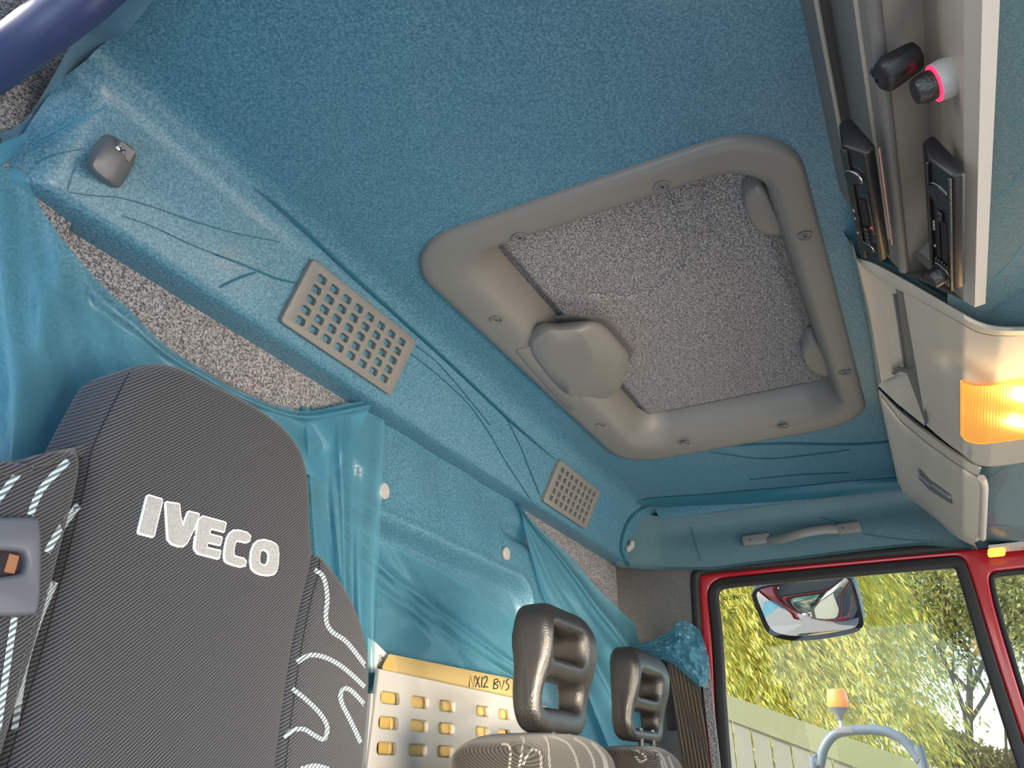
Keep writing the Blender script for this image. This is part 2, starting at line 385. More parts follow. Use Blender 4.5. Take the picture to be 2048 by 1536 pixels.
# rear wall: slanted shelf front, its underside, then the embossed back panel
arc = [(.556, .620)]
for t in np.linspace(0, 1, 7)[1:]:
    p0, p1, p2 = V(.556, .62), V(.590, .621), V(.605, .588)
    q = p0*(1-t)**2+2*p1*t*(1-t)+p2*t*t; arc.append((q[0], q[1]))
prof = arc+[(.618, .562), (.632, .532), (.645, .506), (.649, .4985), (.6535, .4965), (.668, .4965), (.681, .4965), (.730, .4965)]
xw = list(np.linspace(X0+.01, X1, 120))
def shelf_end(x):                         # the shelf rounds off at the driver's end
    return max(0, .285-x)
b = MB(); b.grid([[V(x, y+shelf_end(x)*1.6*(1 if z < .6 else 0), z) for x in xw] for y, z in prof])
wall_upper = structure(b.out('wall_rear', M['film_fabric'], angle=60))
WY = .688
def ywall(x, z):
    y = WY
    # recessed lower panel with a rounded top corner
    cx, cz, r = 1.40, .345, .06
    dx, dz = x-(cx-r), z-(cz-r)
    sd = (max(x-cx, z-cz) if (dx < 0 or dz < 0) else math.hypot(dx, dz)-r)
    s = min(max((.006-sd)/.020, 0), 1); s = s*s*(3-2*s)
    y += .030*s
    rim = math.exp(-((sd-.012)/.007)**2); y -= .004*rim
    # embossed groove close under the shelf
    for gx0, gx1, gz in ((.20, .66, .445), (1.28, 1.80, .440)):
        e = min(max((min(x-gx0, gx1-x)+.02)/.06, 0), 1)
        y += .022*e*math.exp(-((z-gz+.10*(x-.45)*0)/.016)**2)
    return y
xb = list(np.linspace(.20, 1.92, 230)); zb = list(np.linspace(.497, -.05, 110))+[-.4, -1.0]
b = MB(); b.grid([[V(x, ywall(x, max(z, -.3)), z) for x in xb] for z in zb])
wall_back = structure(b.out('wall_rear_panel', M['fabric'])); wall_back.name = 'wall_rear.001'
# film stuck flat to the back panel (leaves the flecked fabric bare beside it)
def film_on_wall(name, outline, mat_, lift=.0035):
    from mathutils.geometry import intersect_point_tri_2d
    px = [at(*p, 1, WY) for p in outline]; poly = [(p[0], p[2]) for p in px]
    def inside(x, z):
        c = False; j = len(poly)-1
        for i in range(len(poly)):
            xi, zi = poly[i]; xj, zj = poly[j]
            if (zi > z) != (zj > z) and x < (xj-xi)*(z-zi)/(zj-zi)+xi: c = not c
            j = i
        return c
    x_a, x_b = min(p[0] for p in poly), max(p[0] for p in poly); z_a, z_b = min(p[1] for p in poly), min(max(p[1] for p in poly), .496)
    gx = np.linspace(x_a, x_b, 200); gz = np.linspace(z_a, z_b, 110); b = MB(); idx = {}
    for i, z in enumerate(gz):
        for j, x in enumerate(gx): b.v.append((x, ywall(x, z)-lift-.0015*math.sin(x*37+z*21), z))
    for i in range(len(gz)-1):
        for j in range(len(gx)-1):
            if inside((gx[j]+gx[j+1])/2, (gz[i]+gz[i+1])/2): a = i*200+j; b.f.append((a, a+200, a+201, a+1))
    return b.out(name, mat_)
flat_film = film_on_wall('flat_film_sheet', [(600, 815), (640, 820), (700, 812), (760, 840), (900, 930), (1040, 1012), (1062, 1060), (1085, 1160), (1110, 1240), (1180, 1400), (1260, 1560), (600, 1560)], M['film_fabric'])
tag(flat_film, 'blue film still stuck flat on the embossed rear wall panel', 'film')
# ---- passenger side wall: bare fabric around the door opening
def opening(g=0.0):                        # door opening outline (y, z)
    pts = [(.498-g, .30), (.493-g, .42), (.489-g, .455-g*.4), (.476-g*.5, .466-g*.9), (.44, .470-g), (.10, .463-g), (-.16, .458-g), (-.36+g, .45), (-.40+g, .0), (-.44+g, -.75), (.54-g, -.75), (.53-g, -.1)]
    return [tuple(p) for p in chaikin(pts, 2)]
wall_right = structure(slab('wall_right', [[(.72, .63), (-.62, .63), (-.62, -1.0), (.72, -1.0)], opening()], FYZ(1.918), .008, M['fabric_dark'], bevel=.003, res=1))
# film covered header over the passenger door, with its pulled corner
hb = []
top = [(.70, .650), (.655, .640), (.60, .622), (.55, .606), (.45, .598), (.3, .596), (-.10, .592), (-.30, .59)]
bot = [tuple(atX(*p, 1.886)[1:]) for p in ((1240, 1136), (1250, 1140), (1290, 1141), (1390, 1141), (1430, 1141), (1500, 1131), (1600, 1120), (1700, 1107), (1800, 1096), (1850, 1092), (1900, 1096), (1960, 1098), (2060, 1098))]
T_, B_ = resample([V(*p) for p in top], 60), resample([V(*p) for p in bot], 60)
rows = []
for k in range(17):
    t = k/16; row = []
    for i in range(60):
        q = T_[i]*(1-t)+B_[i]*t
        y, z = q
        dent = .030*math.exp(-((t-.30)/.22)**2)*min(max((.60-y)/.10, 0), 1)         # dished inwards below the ceiling
        x = 1.892+dent*.35-.008*(t > .97)
        if y > .56: x -= .22*(y-.56)
        row.append(V(x-.006*t, y, z))
    rows.append(row)
b = MB(); b.grid(rows)
header_right = structure(b.out('trim_1', M['film_fabric_smooth']))
# driver's side: header and pillar behind the open door
b = MB(); ysl = np.linspace(-.55, .70, 40)
b.grid([[V(x, y, .617-.004*(.236-x)/.07) for y in ysl] for x in np.linspace(.236, .17, 5)])
b.grid([[V(x, y, .6245) for y in np.linspace(.54, .72, 6)] for x in np.linspace(.33, .14, 5)])
wall_left = structure(b.out('wall_left', M['fabric']))
b = MB(); b.grid([[V(x, .672+.004*math.sin(x*40), z) for z in np.linspace(.63, -1.0, 14)] for x in np.linspace(.02, .34, 8)])
pillar_left = structure(b.out('trim_2', M['fabric']))
# blue film wrapped over the driver's side edge of the headliner
A_ = [at(*p, 2, .6160) for p in ((330, -40), (300, 6), (255, 60), (205, 112))]+[at(*p, 1, .662) for p in ((70, 250), (48, 300))]
B_ = [at(*p, 2, .6120) for p in ((225, -40), (200, 2), (165, 40), (150, 72))]+[at(*p, 1, .660) for p in ((60, 226), (0, 264))]
A_[3] = A_[3]*.5+at(205, 112, 1, .640)*.5; 
A_, B_ = [resample(crom(p, 6), 30) for p in (A_, B_)]
b = MB(); b.grid([[A_[i]*(1-t)+B_[i]*t+V(0, 0, -.003-.004*math.sin(math.pi*t)) for i in range(30)] for t in np.linspace(0, 1, 8)])
edge_film = b.out('folded_film_edge', M['film_edge']); tag(edge_film, 'strip of blue film folded over the headliner edge at the driver side', 'film')
# door seal running along the driver's door header
b = MB()
P0 = [atX(-150, 260, .205), atX(-60, 165, .205), atX(0, 122, .205), atX(80, 62, .205), atX(160, 0, .207), atX(300, -110, .208), V(.21, .1, .595), V(.21, -.5, .595)]
b.tube(crom(P0, 6), .0215, 14)
seal_left = b.out('door_seal', M['blue_black']); tag(seal_left, 'blue-black rubber door seal along the driver door header, top left', 'seal')
b = MB(); b.grid([[V(.190-.03*k, y, .625+.03*k) for y in np.linspace(-.5, 1.0, 8)] for k in range(4)])
b.out('trim_3', M['red'], kind='structure')
# outer skins: roof, back, floor, dash, door side, bonnet-high front
def panel(name, c, d, m): 
    o = MB().box(c, d).out(name, m, smooth=False); return structure(o)
panel('roof', (1.05, .15, .76), (1.80, 1.9, .03), M['red'])
panel('wall_back', (1.05, .80, -.15), (1.90, .03, 1.84), M['red'])
panel('wall_right_skin', (1.965, .60, .10), (.03, .20, 1.3), M['red']).name = 'wall_right.001'
panel('floor', (1.05, -.15, -1.02), (1.74, 1.9, .04), M['rubber'])
panel('wall_front', (1.05, -1.0, -.75), (1.80, .06, .60), M['grey_dark'])
# windscreen header lined with film, below and in front of the overhead shelves
xh = np.linspace(.24, 1.90, 50)
b = MB(); hp = [(-.100, .470), (-.128, .448), (-.170, .436), (-.24, .428), (-.34, .42), (-.48, .40), (-.60, .41), (-.60, .70)]
b.grid([[V(x, y+.004*math.sin(x*9), z+.004*math.sin(x*17+y*30)) for x in xh] for y, z in hp])
wall_front = structure(b.out('trim_4', M['film_fabric_smooth']))

# ---- passenger door
b = None
W1 = [(.437, .30), (.437, .385), (.435, .408), (.425, .416), (.395, .418), (.20, .416), (-.070, .412), (-.082, .411), (-.084, .400), (-.087, .246), (-.094, .10), (-.125, -.45), (.47, -.45), (.452, .10)]
W2 = [(-.170, .385), (-.152, .383), (-.148, .370), (-.145, .30), (-.150, .10), (-.175, -.45), (-.40, -.45), (-.34, .385)]
def grow(poly, d):
    c = np.mean(np.array(poly), 0); P = [V(*p) for p in poly]; N = len(P); out = []
    for i in range(N):
        a, q, e = P[i-1], P[i], P[(i+1) % N]; n1 = nrm(V((q-a)[1], -(q-a)[0])); n2 = nrm(V((e-q)[1], -(e-q)[0]))
        m = nrm(n1+n2); s = d/max(np.dot(m, n1), .5)
        if np.dot(m, q-c) < 0 and abs(np.dot(nrm(q-c), m)) > .2: s = -s
        out.append(q+m*s)
    return out
w1o = [tuple(p) for p in chaikin(grow(W1, .024), 2)]; w1i = [tuple(p) for p in chaikin(W1, 2)]
w2o = [tuple(p) for p in chaikin(grow(W2, .010), 2)]; w2i = [tuple(p) for p in chaikin(W2, 2)]
dr_out = opening(.012); dr_seal = opening(-.002)
door = structure(slab('door_1', [dr_out, w1o, w2o], FYZ(1.938), .012, M['red'], bevel=.006, res=3))
slab('door_seal', [opening(-.004), opening(.016)], FYZ(1.917), .012, M['rubber'], door, bevel=.007, res=3)
slab('window_gasket', [w1o, w1i], FYZ(1.934), .011, M['rubber'], door, bevel=.005, res=2)
slab('quarter_window_gasket', [w2o, w2i], FYZ(1.936), .010, M['rubber'], door, bevel=.004, res=2)
b = MB().tube([V(1.931, -.128-.006*0, .07), V(1.923, -.128, .07)], .006, 12); b.out('rubber_plug', M['rubber'], door)
MB().box((1.985, .05, -.95), (.03, .98, .55)).out('outer_skin', M['red'], door, smooth=False)
win = structure(slab('window_1', [w1i], FYZ(1.944), .002, M['glass'], smooth=False))
win2 = structure(slab('window_2', [w2i], FYZ(1.944), .002, M['glass'], smooth=False))
# etched maker's mark, seen reversed from inside
cu = bpy.data.curves.new('etched_mark', 'FONT'); cu.body = 'IVECO'; cu.size = .0125; cu.align_x = 'CENTER'; cu.space_character = 1.25; cu.offset = .0004
o = bpy.data.objects.new('t', cu); COL.objects.link(o)
me = bpy.data.meshes.new_from_object(o.evaluated_get(bpy.context.evaluated_depsgraph_get())); bpy.data.objects.remove(o)
pc = atX(1465, 1199, 1.9405)
me.transform(Matrix(((0, 0, 1, pc[0]), (1, 0, 0, pc[1]), (0, 1, 0, pc[2]), (0, 0, 0, 1))))
link_mesh('etched_mark', me, M['ink'], win, smooth=False)
b = MB()
for i, (q, wd_) in enumerate(((1212, .020), (1219, .026), (1226, .018))):
    p = atX(1466, q, 1.9405); b.box(p, (.0004, wd_, .0012))
b.out('etched_lines', M['ink'], win, smooth=False)

# ================================================================ roof hatch
hx = thing('roof_hatch', 'grey framed roof escape hatch with a flecked fabric panel', 'hatch', (1.08, .265, H))
rings = [((.652, 1.520, .012, .516, .090), .6215), ((.653, 1.519, .013, .515, .090), .6150), ((.657, 1.515, .017, .511, .088), .6115), ((.668, 1.503, .026, .500, .082), .6105),
         ((.690, 1.476, .042, .472, .070), .6105), ((.699, 1.464, .048, .460, .066), .6120), ((.708, 1.450, .053, .449, .062), .6170), ((.716, 1.437, .057, .440, .058), .628),
         ((.724, 1.426, .060, .433, .056), .645), ((.730, 1.418, .063, .428, .054), .662), ((.732, 1.415, .064, .426, .054), .672)]
b = MB(); b.grid([[V(x, y, z) for x, y in rrect(*r, n=10)] for r, z in rings], True)
b.out('hatch_frame', M['grey'], hx, angle=70)
# fabric panel with its pressed step
step_ = [(1180, 592), (1290, 590), (1420, 478), (1405, 372)]
SP = [at(*p, 2, .664)[:2] for p in step_]
gx = np.linspace(.72, 1.43, 150); gy = np.linspace(.055, .436, 90)
def segd(p, a, c):
    t = min(max(np.dot(p-a, c-a)/np.dot(c-a, c-a), 0), 1); return np.linalg.norm(p-a-(c-a)*t)
def zpan(x, y):
    p = V(x, y); d = min(segd(p, SP[i], SP[i+1]) for i in range(3))
    z = .664+.005*math.exp(-(d/.0042)**2)
    e = min(x-.74, 1.412-x, y-.066, .424-y); z += .012*min(max((.014-e)/.014, 0), 1)
    return z
b = MB(); b.grid([[V(x, y, zpan(x, y)) for x in gx] for y in gy]); b.out('hatch_panel', M['fabric'], hx)
# latch housing on the rear edge
l_sil = [(1028, 690), (1060, 655), (1085, 643), (1110, 647), (1160, 642), (1190, 640), (1212, 652), (1236, 680), (1256, 704), (1258, 726), (1248, 765), (1228, 792), (1195, 807), (1165, 808), (1095, 760)]
l_bot = [(1060, 694), (1080, 672), (1102, 662), (1122, 663), (1150, 662), (1160, 668), (1172, 685), (1180, 703), (1182, 720), (1172, 745), (1160, 765), (1150, 780), (1142, 788), (1134, 788), (1098, 752)]
lev = lambda t, z: [V(*p) for p in chaikin([at(*(V(*a)*(1-t)+V(*c)*t), 2, z) for a, c in zip(l_sil, l_bot)], 2)]
c0 = [V(1.03, .43, z) for z in (.6055,)][0]
rows = [[c0+(p-c0)*.55 for p in lev(1, .6050)], lev(1, .6050), lev(.88, .6064), lev(.45, .6155), lev(.14, .6235), lev(.03, .632), lev(0, .644), lev(.02, .658), lev(.05, .674)]
nl = len(rows[0]); b = MB(); b.grid(rows, True); b.f.append(tuple(range(nl))); b.out('latch_housing', M['grey'], hx, angle=80)
cp = [tuple(p) for p in chaikin([at(*p, 2, .610)[:2] for p in ((1030, 702), (1040, 696), (1082, 690), (1172, 806), (1150, 822), (1136, 818))], 1)]
slab('latch_cover_plate', [cp], FXY(.6098), .0012, M['grey'], hx, bevel=.0004, res=1)
ro = [tuple(p) for p in chaikin([at(*p, 2, .664)[:2] for p in ((1060, 650), (1100, 634), (1195, 630), (1222, 645), (1264, 694), (1268, 706), (1250, 735), (1180, 800), (1100, 740))], 1)]
slab('panel_cutout_lip', [ro], FXY(.6650), .0035, M['fabric_dark'], hx, bevel=.0015, res=1)
for px_ in ([(1487, 400), (1500, 384), (1528, 372), (1548, 420), (1576, 476), (1530, 476), (1505, 455), (1492, 425)], [(1603, 706), (1613, 690), (1637, 684), (1652, 715), (1668, 757), (1640, 757), (1618, 742), (1606, 722)]):
    P = [at(*p, 2, .640) for p in px_]; c = np.mean(P, 0); Q = [V(*p) for p in chaikin(P, 2)]
    rows = [[c+(p-c)*s+V(0, 0, dz) for p in Q] for s, dz in ((1.06, .030), (1.0, .006), (.94, .001), (.75, 0))]
    b = MB(); b.grid(rows, True); b.f.append(tuple(range(3*len(Q), 4*len(Q)))); b.out('hinge_cover', M['grey'], hx, angle=80)
for p in ((1325, 373), (1040, 475), (993, 639), (1203, 850), (1610, 472), (1690, 745), (1567, 853), (1372, 886)):
    c = at(*p, 2, .6098)
    s = MB().lathe(c, (0, 0, -1), [(.0098, .000), (.0098, .0012), (.0078, .0014), (.0072, -.001), (.0045, -.001), (.0040, .0008), (.0001, .0008)], 18).out('screw', M['grey_dark'], hx)
    MB().box(c+V(0, 0, -.0011), (.0045, .0011, .0006)).box(c+V(0, 0, -.0011), (.0011, .0045, .0006)).out('screw_cross', M['rubber'], s, smooth=False)

# ================================================================ things on the rear shelf
SN = nrm(V(0, -.92, -.43)); SU = V(1, 0, 0); SV = nrm(V(0, -.43, .92))      # shelf front: normal, along, up the slope
SP0 = V(0, .6155, .565)
pl_p = V(0, .605, .588); pl_q = V(0, .645, .506); SV = nrm(pl_p-pl_q); SN = nrm(np.cross(SV, SU)); SN = SN if SN[1] < 0 else -SN
def on_shelf(x, y, lift=0.0): return atP(x, y, pl_p+SN*lift, SN)
def grille(label, corners, nx, ny, hw, hh, sk=.0, round_=.003):
    P = [on_shelf(*c, .004) for c in corners]; O = np.mean(P, 0)
    L = [((p-O)@SU, (p-O)@SV) for p in P]
    w_ = (L[1][0]-L[0][0]+L[2][0]-L[3][0])/2; h_ = (L[0][1]-L[3][1]+L[1][1]-L[2][1])/2
    g = thing('air_vent_grille', label, 'vent', O, 'vent grilles on the rear shelf')
    loops = [rrect(-w_/2, w_/2, -h_/2, h_/2, .006, 4)]
    mx, my = w_*.060, h_*.085; px_, py_ = (w_-2*mx)/nx, (h_-2*my)/ny
    for i in range(nx):
        for j in range(ny):
            cx = -w_/2+mx+px_*(i+.5); cy = -h_/2+my+py_*(j+.5)
            loops.append(rrect(cx-px_*hw/2, cx+px_*hw/2, cy-py_*hh/2, cy+py_*hh/2, min(round_, px_*hw*.45, py_*hh*.45), 3))
    slab('grille_plate', loops, (O, SU, SV, SN), .0045, M['grey'], g, bevel=.0012, res=2)
    o = MB().box(O-SN*.0075, (w_*.94, h_*.92, .003), (SU, SV, SN)).out('dark_duct', M['darkslot'], g, smooth=False)
    return g, O
g1, vO1 = grille('large slotted air vent grille above the driver seat headrest', [(625, 515), (828, 682), (778, 792), (557, 640)], 8, 5, .64, .60)
g2, vO2 = grille('smaller square-holed air vent grille near the passenger door corner', [(1115, 918), (1198, 980), (1170, 1060), (1086, 1003)], 8, 5, .60, .60)
# moulded bracket with a screw at the driver's end
bk = thing('bunk_bracket', 'small grey moulded bracket with one screw at the driver end of the shelf', 'bracket', on_shelf(222, 322))
out = [(208, 266), (232, 278), (268, 300), (262, 330), (238, 372), (222, 378), (170, 338), (178, 305)]
P = [on_shelf(*p) for p in out]; c = np.mean(P, 0); Q = [V(*p) for p in chaikin(P, 2)]
Pt = [on_shelf(*p, .028) for p in [(212, 300), (228, 300), (246, 312), (242, 330), (228, 360), (218, 362), (184, 335), (190, 318)]]; ct = np.mean(Pt, 0); Qt = [V(*p) for p in chaikin(Pt, 2)]
rows = [[p+SN*-.003 for p in Q], [p+SN*.006 for p in Q], [p*.45+q*.55+SN*.002 for p, q in zip(Q, Qt)], Qt, [ct+(q-ct)*.6+SN*.002 for q in Qt]]
b = MB(); b.grid(rows, True); b.f.append(tuple(range(4*len(Q), 5*len(Q)))); b.out('bracket_body', M['grey_dark'], bk, angle=70)
c = on_shelf(240, 301, .0205)
MB().box(on_shelf(246, 303, .016), (.016, .012, .010), (SU, SV, SN)).out('screw_recess', M['grey_dark'], bk, smooth=False)
s = MB().lathe(c, SN, [(.0055, -.004), (.0055, .0012), (.004, .0022), (.0001, .0024)], 16).out('screw', M['chrome'], bk)
MB().box(c+SN*.0026, (.007, .0014, .0008), (nrm(SU+SV), nrm(SU-SV), SN)).box(c+SN*.0026, (.0014, .007, .0008), (nrm(SU+SV), nrm(SU-SV), SN)).out('screw_cross', M['rubber'], s, smooth=False)
# round caps on the film covered wall
for (x, y, r, lb) in ((767, 982, .0125, 'round grey plug cap on the rear wall right of the driver headrest'), (1012, 1107, .0125, 'round grey plug cap on the rear wall above the nearest black headrest')):
    p = at(x, y, 1, WY-.0055)
    tag(MB().lathe(p, (0, -1, 0), [(r, -.002), (r, .002), (r*.9, .0032), (.0001, .0036)], 22).out('plug_cap', M['grey_light']), lb, 'cap', 'plug caps on the rear wall')
# coat hook in the header corner
ck = thing('coat_hook', 'small pale plastic coat hook in the corner beyond the far vent', 'hook', atX(1256, 1096, 1.875))
HX = 1.868
b = MB(); b.tube([atX(x, y, HX-d) for x, y, d in ((1257, 1068, .0), (1254, 1080, .006), (1252, 1092, .014), (1258, 1097, .020), (1264, 1092, .022), (1264, 1083, .020))], [.0055, .007, .009, .009, .008, .006], 10); b.out('hook_arm', M['grey_light'], ck)
MB().box(atX(1259, 1082, HX+.003), (.008, .026, .044)).out('hook_base', M['grey'], ck)
# grab handle above the passenger door
gh = thing('grab_handle', 'grey grab handle above the passenger door window', 'handle', atX(1605, 1072, 1.89))
GXn = 1.895
for a, bb in (((1484, 1072), (1543, 1089)), ((1672, 1046), (1726, 1069))):
    p, q = atX(*a, GXn-.008), atX(*bb, GXn-.008); c = (p+q)/2
    o = MB().box(c, (.026, abs(p[1]-q[1]), .026)).out('end_mount', M['grey'], gh); applied(o, bevel=.005)
    MB().lathe(c+V(-.0135, .012 if bb[0] < 1600 else .012, 0), (-1, 0, 0), [(.0022, 0), (.0001, .0004)], 8).out('screw_cover', M['rubber'], gh)
P = crom([atX(x, y, GXn-d) for x, y, d in ((1530, 1082, .012), (1560, 1078, .034), (1605, 1066, .046), (1650, 1059, .034), (1680, 1059, .012))], 8)
b = MB(); b.grid([[p+V(-.006*math.cos(t), 0, .011*math.sin(t)) for t in np.linspace(0, 2*math.pi, 13)[:-1]] for p in P], True); b.out('grip_strap', M['grey'], gh)
# ================================================================ overhead console above the windscreen, driver's half
pts = [(1600, .62), (1632, .588), (1655, .600), (1712, .508), (1722, .500), (1740, .488), (1845, .520), (1928, .425), (1965, .416), (2000, .424)]
xe_px = [(1655, 385), (1690, 452), (1708, 470), (1766, 528), (1778, 535), (1803, 545), (1852, 545), (1932, 600), (1962, 612), (1978, 606)]
pr_ = []
for (px_, z), e in zip(pts, xe_px):
    y = at(px_, 0, 2, z)[1]; pr_.append((y, z, at(*e, 2, z)[0]))
oc = thing('overhead_console', 'grey moulded overhead console with two black equipment slots on the driver half', 'console', (.5, -.08, .43))
nx = 60
def ext(profile, x0=.262):
    return [[V(x0+(xe-x0)*t, y, z) for t in np.linspace(0, 1, nx)] for y, z, xe in profile]
upper = [(pr_[0][0]+.0, .640, pr_[0][2])]+pr_[:6]
b = MB(); b.grid(ext(upper)); 
back = ext([(-.105, .62, pr_[0][2]-.01)])[0]
o = b.out('upper_rail', M['grey'], oc, angle=25)
b = MB(); b.grid(ext([pr_[5], pr_[6], pr_[7]])); o = b.out('equipment_recess', M['beige'], oc, angle=25)
yb = pr_[9][0]
lip = [pr_[7], pr_[8], (pr_[9][0], pr_[9][1], pr_[9][2]), (yb-.006, .470, pr_[9][2]), (yb-.01, .60, pr_[0][2])]
b = MB(); b.grid(ext(lip)); b.out('lower_lip', M['beige'], oc, angle=35)
E_ = [V(xe, y, z) for y, z, xe in pr_]
b = MB(); tri = lambda *k: b.add([E_[i] if isinstance(i, int) else V(*i) for i in k], [tuple(range(len(k)))])
tri(5, 6, 7); tri(0, 1, 2, 3, 4, 5, 6); tri(6, 7, 8, 9, (pr_[0][2], yb-.01, .60), 0)
b.out('end_cap', M['beige'], oc, smooth=False)
# lit edges of the mouldings: highlight put into paler beads on the ridges
for px_, k in ((1632, 1), (1716, 3)):
    y, z, xe = pr_[k]; MB().tube([V(.27, y, z-.0015), V(xe-.05, y, z-.0015)], .0022, 8).out('edge_bead', M['beige'], oc)
y, z, xe = pr_[5]; MB().tube([V(.27, y-.002, z+.001), V(xe-.004, y-.002, z+.001)], .0055, 10).out('edge_bead', M['grey'], oc)
# ---- tachograph (upper slot)
def unit(name, label, cat, F2, x0z, sect, far, m=M['black']):
    x0 = at(*F2, 2, x0z)[0]; S = [at(*p, 0, x0) for p in sect]; x1 = at(*far, 2, x0z)[0]
    t = thing(name, label, cat, (x0, S[2][1], S[2][2]))
    n = len(S); A = [V(x0, p[1], p[2]) for p in S]; B = [V(x1, p[1], p[2]) for p in S]
    b = MB(); b.add(A+B, [tuple(range(n)), tuple(reversed(range(n, 2*n)))]+[(i, n+i, n+(i+1) % n, (i+1) % n) for i in range(n)])
    o = b.out('case', m, t, smooth=True); applied(o, bevel=.0035, seg=3)
    # fascia frame: from edge 0 to edge 1 (across), along x
    u = V(1, 0, 0); v = nrm(A[1]-A[0]); nn = nrm(np.cross(u, v)); mid = (A[0]+A[1])/2
    if nn @ (-mid) < 0: nn = -nn
    return t, A, x0, x1, u, v, nn
t1, A, x0, x1, u, v, nn = unit('tachograph', 'black tachograph in the upper slot nearest the ceiling', 'tachograph', (1730, 310), .455,
    [(1682, 293), (1730, 310), (1752, 290), (1701, 232), (1676, 243)], (1770, 525))
wv = np.linalg.norm(A[1]-A[0]); LX = x1-x0
def fp(s, t, l=.0): return A[0]+u*LX*s+v*wv*t+nn*l
def fbox(name, s0, s1, ta, tb, l, m, par, bev=.001):
    c = fp((s0+s1)/2, (ta+tb)/2, l/2); o = MB().box(c, ((s1-s0)*LX, abs(tb-ta)*wv, l), (u, v, nn)).out(name, m, par)
    applied(o, bevel=min(bev, l*.4)); return o
fbox('top_rail', .0, 1.0, .02, .30, .003, M['black_soft'], t1)
kb = MB().lathe(fp(.20, .42), nn, [(.0085, 0), (.0085, .003), (.007, .0045), (.0001, .0045)], 24).out('rotary_button', M['black'], t1)
MB().lathe(fp(.20, .42, .0062), nn, [(.0088, -.004), (.0090, -.0032), (.0085, -.0026)], 24).out('button_ring', M['chrome'], kb)
fbox('display', .40, .62, .40, .74, .0016, M['darkslot'], t1)
fbox('paper_slot', .32, .70, .80, .90, .002, M['black_soft'], t1)
for s in (.66, .70, .74, .78): fbox('key', s, s+.026, .42, .62, .003, M['black_soft'], t1)
MB().lathe(fp(.63, .84, .002), nn, [(.0022, 0), (.0018, .001), (.0001, .0012)], 10).out('warning_mark', M['red'], t1)
kb = MB().lathe(fp(.86, .45), nn, [(.0075, 0), (.0075, .003), (.006, .004), (.0001, .004)], 24).out('rotary_button', M['black'], t1)
MB().lathe(fp(.86, .45, .006), nn, [(.0078, -.004), (.0079, -.0034), (.0075, -.003)], 24).out('button_ring', M['chrome'], kb)
for s, k in ((.50, .03), (.58, .02), (.72, .025)): fbox('label_mark', s, s+k, .08, .20, .0034, M['silver'], t1)
MB().box(at(1768, 405, 2, .452)+V(0, -.002, .002), (LX*.85, .0012, .0012)).out('bright_edge', M['chrome'], t1, smooth=False)
# ---- radio (lower recess)
t2, A, x0, x1, u, v, nn = unit('radio', 'black radio with two knobs in the lower recess of the overhead console', 'radio', (1906, 358), .405,
    [(1855, 320), (1905, 356), (1932, 348), (1930, 333), (1867, 266), (1843, 281)], (1905, 583))
wv = np.linalg.norm(A[1]-A[0]); LX = x1-x0
fbox('fascia_rim', .0, 1.0, .01, .09, .003, M['black_soft'], t2); fbox('fascia_rim', .0, 1.0, .88, .99, .003, M['black_soft'], t2)
c = fp(.20, .48); MB().lathe(c, nn, [(.0128, 0), (.0134, .0009), (.0124, .0014), (.0120, .0008), (.0001, .0008)], 32).out('dial_ring', M['chrome'], t2)
MB().lathe(fp(.20, .48, .001), nn, [(.0117, 0), (.0114, .0014), (.0001, .0014)], 28).out('dial', M['black'], t2)
fbox('display', .40, .76, .52, .80, .0018, M['darkslot'], t2); fbox('disc_slot', .40, .76, .30, .42, .0018, M['darkslot'], t2)
for k in range(5): fbox('preset_button', .78+.0*k, .82, .20+.13*k, .30+.13*k, .003, M['black_soft'], t2)
for s in (.33, .37): fbox('preset_button', s, s+.03, .40, .60, .003, M['black_soft'], t2)
for s in (.46, .49, .52): fbox('maker_mark', s, s+.02, .12, .20, .0012, M['silver'], t2)
fbox('maker_mark', .68, .70, .12, .20, .0012, M['silver'], t2)
c = fp(.91, .45); kb = MB().lathe(c, nn, [(.0105, 0), (.0105, .002), (.0092, .003), (.0088, .011), (.0078, .013), (.0001, .013)], 32).out('volume_knob', M['black_soft'], t2)
MB().lathe(c, nn, [(.0122, 0), (.0127, .0012), (.0118, .0018), (.0112, .0006)], 32).out('dial_ring', M['chrome'], t2)
# ---- lit rotary knob on the recess wall
yk = (pr_[6][0]+pr_[7][0])/2; ax_k = nrm(V(-.06, .97, -.20))
kc = at(1898, 154, 1, -.098)
kt = thing('dimmer_knob', 'black rotary knob with a glowing red ring in the recess', 'knob', kc)
MB().lathe(kc, ax_k, [(.0120, -.022), (.0135, -.004), (.0148, .003), (.0140, .009), (.0135, .010)], 28).out('silver_collar', M['silver'], kt)
MB().lathe(kc, ax_k, [(.0136, .0095), (.0137, .0105), (.0108, .0112), (.0105, .0098)], 28).out('glow_ring', M['red_glow'], kt)
MB().lathe(kc, ax_k, [(.0112, .008), (.0110, .014), (.0104, .021), (.0088, .024), (.0001, .0245)], 28).out('knob_cap', M['black_soft'], kt)
MB().tube(crom([kc+V(.004, -.004, -.010), kc+V(.012, -.010, -.014), kc+V(.020, -.020, -.010)], 6), .0025, 8).out('cable', M['rubber'], kt)
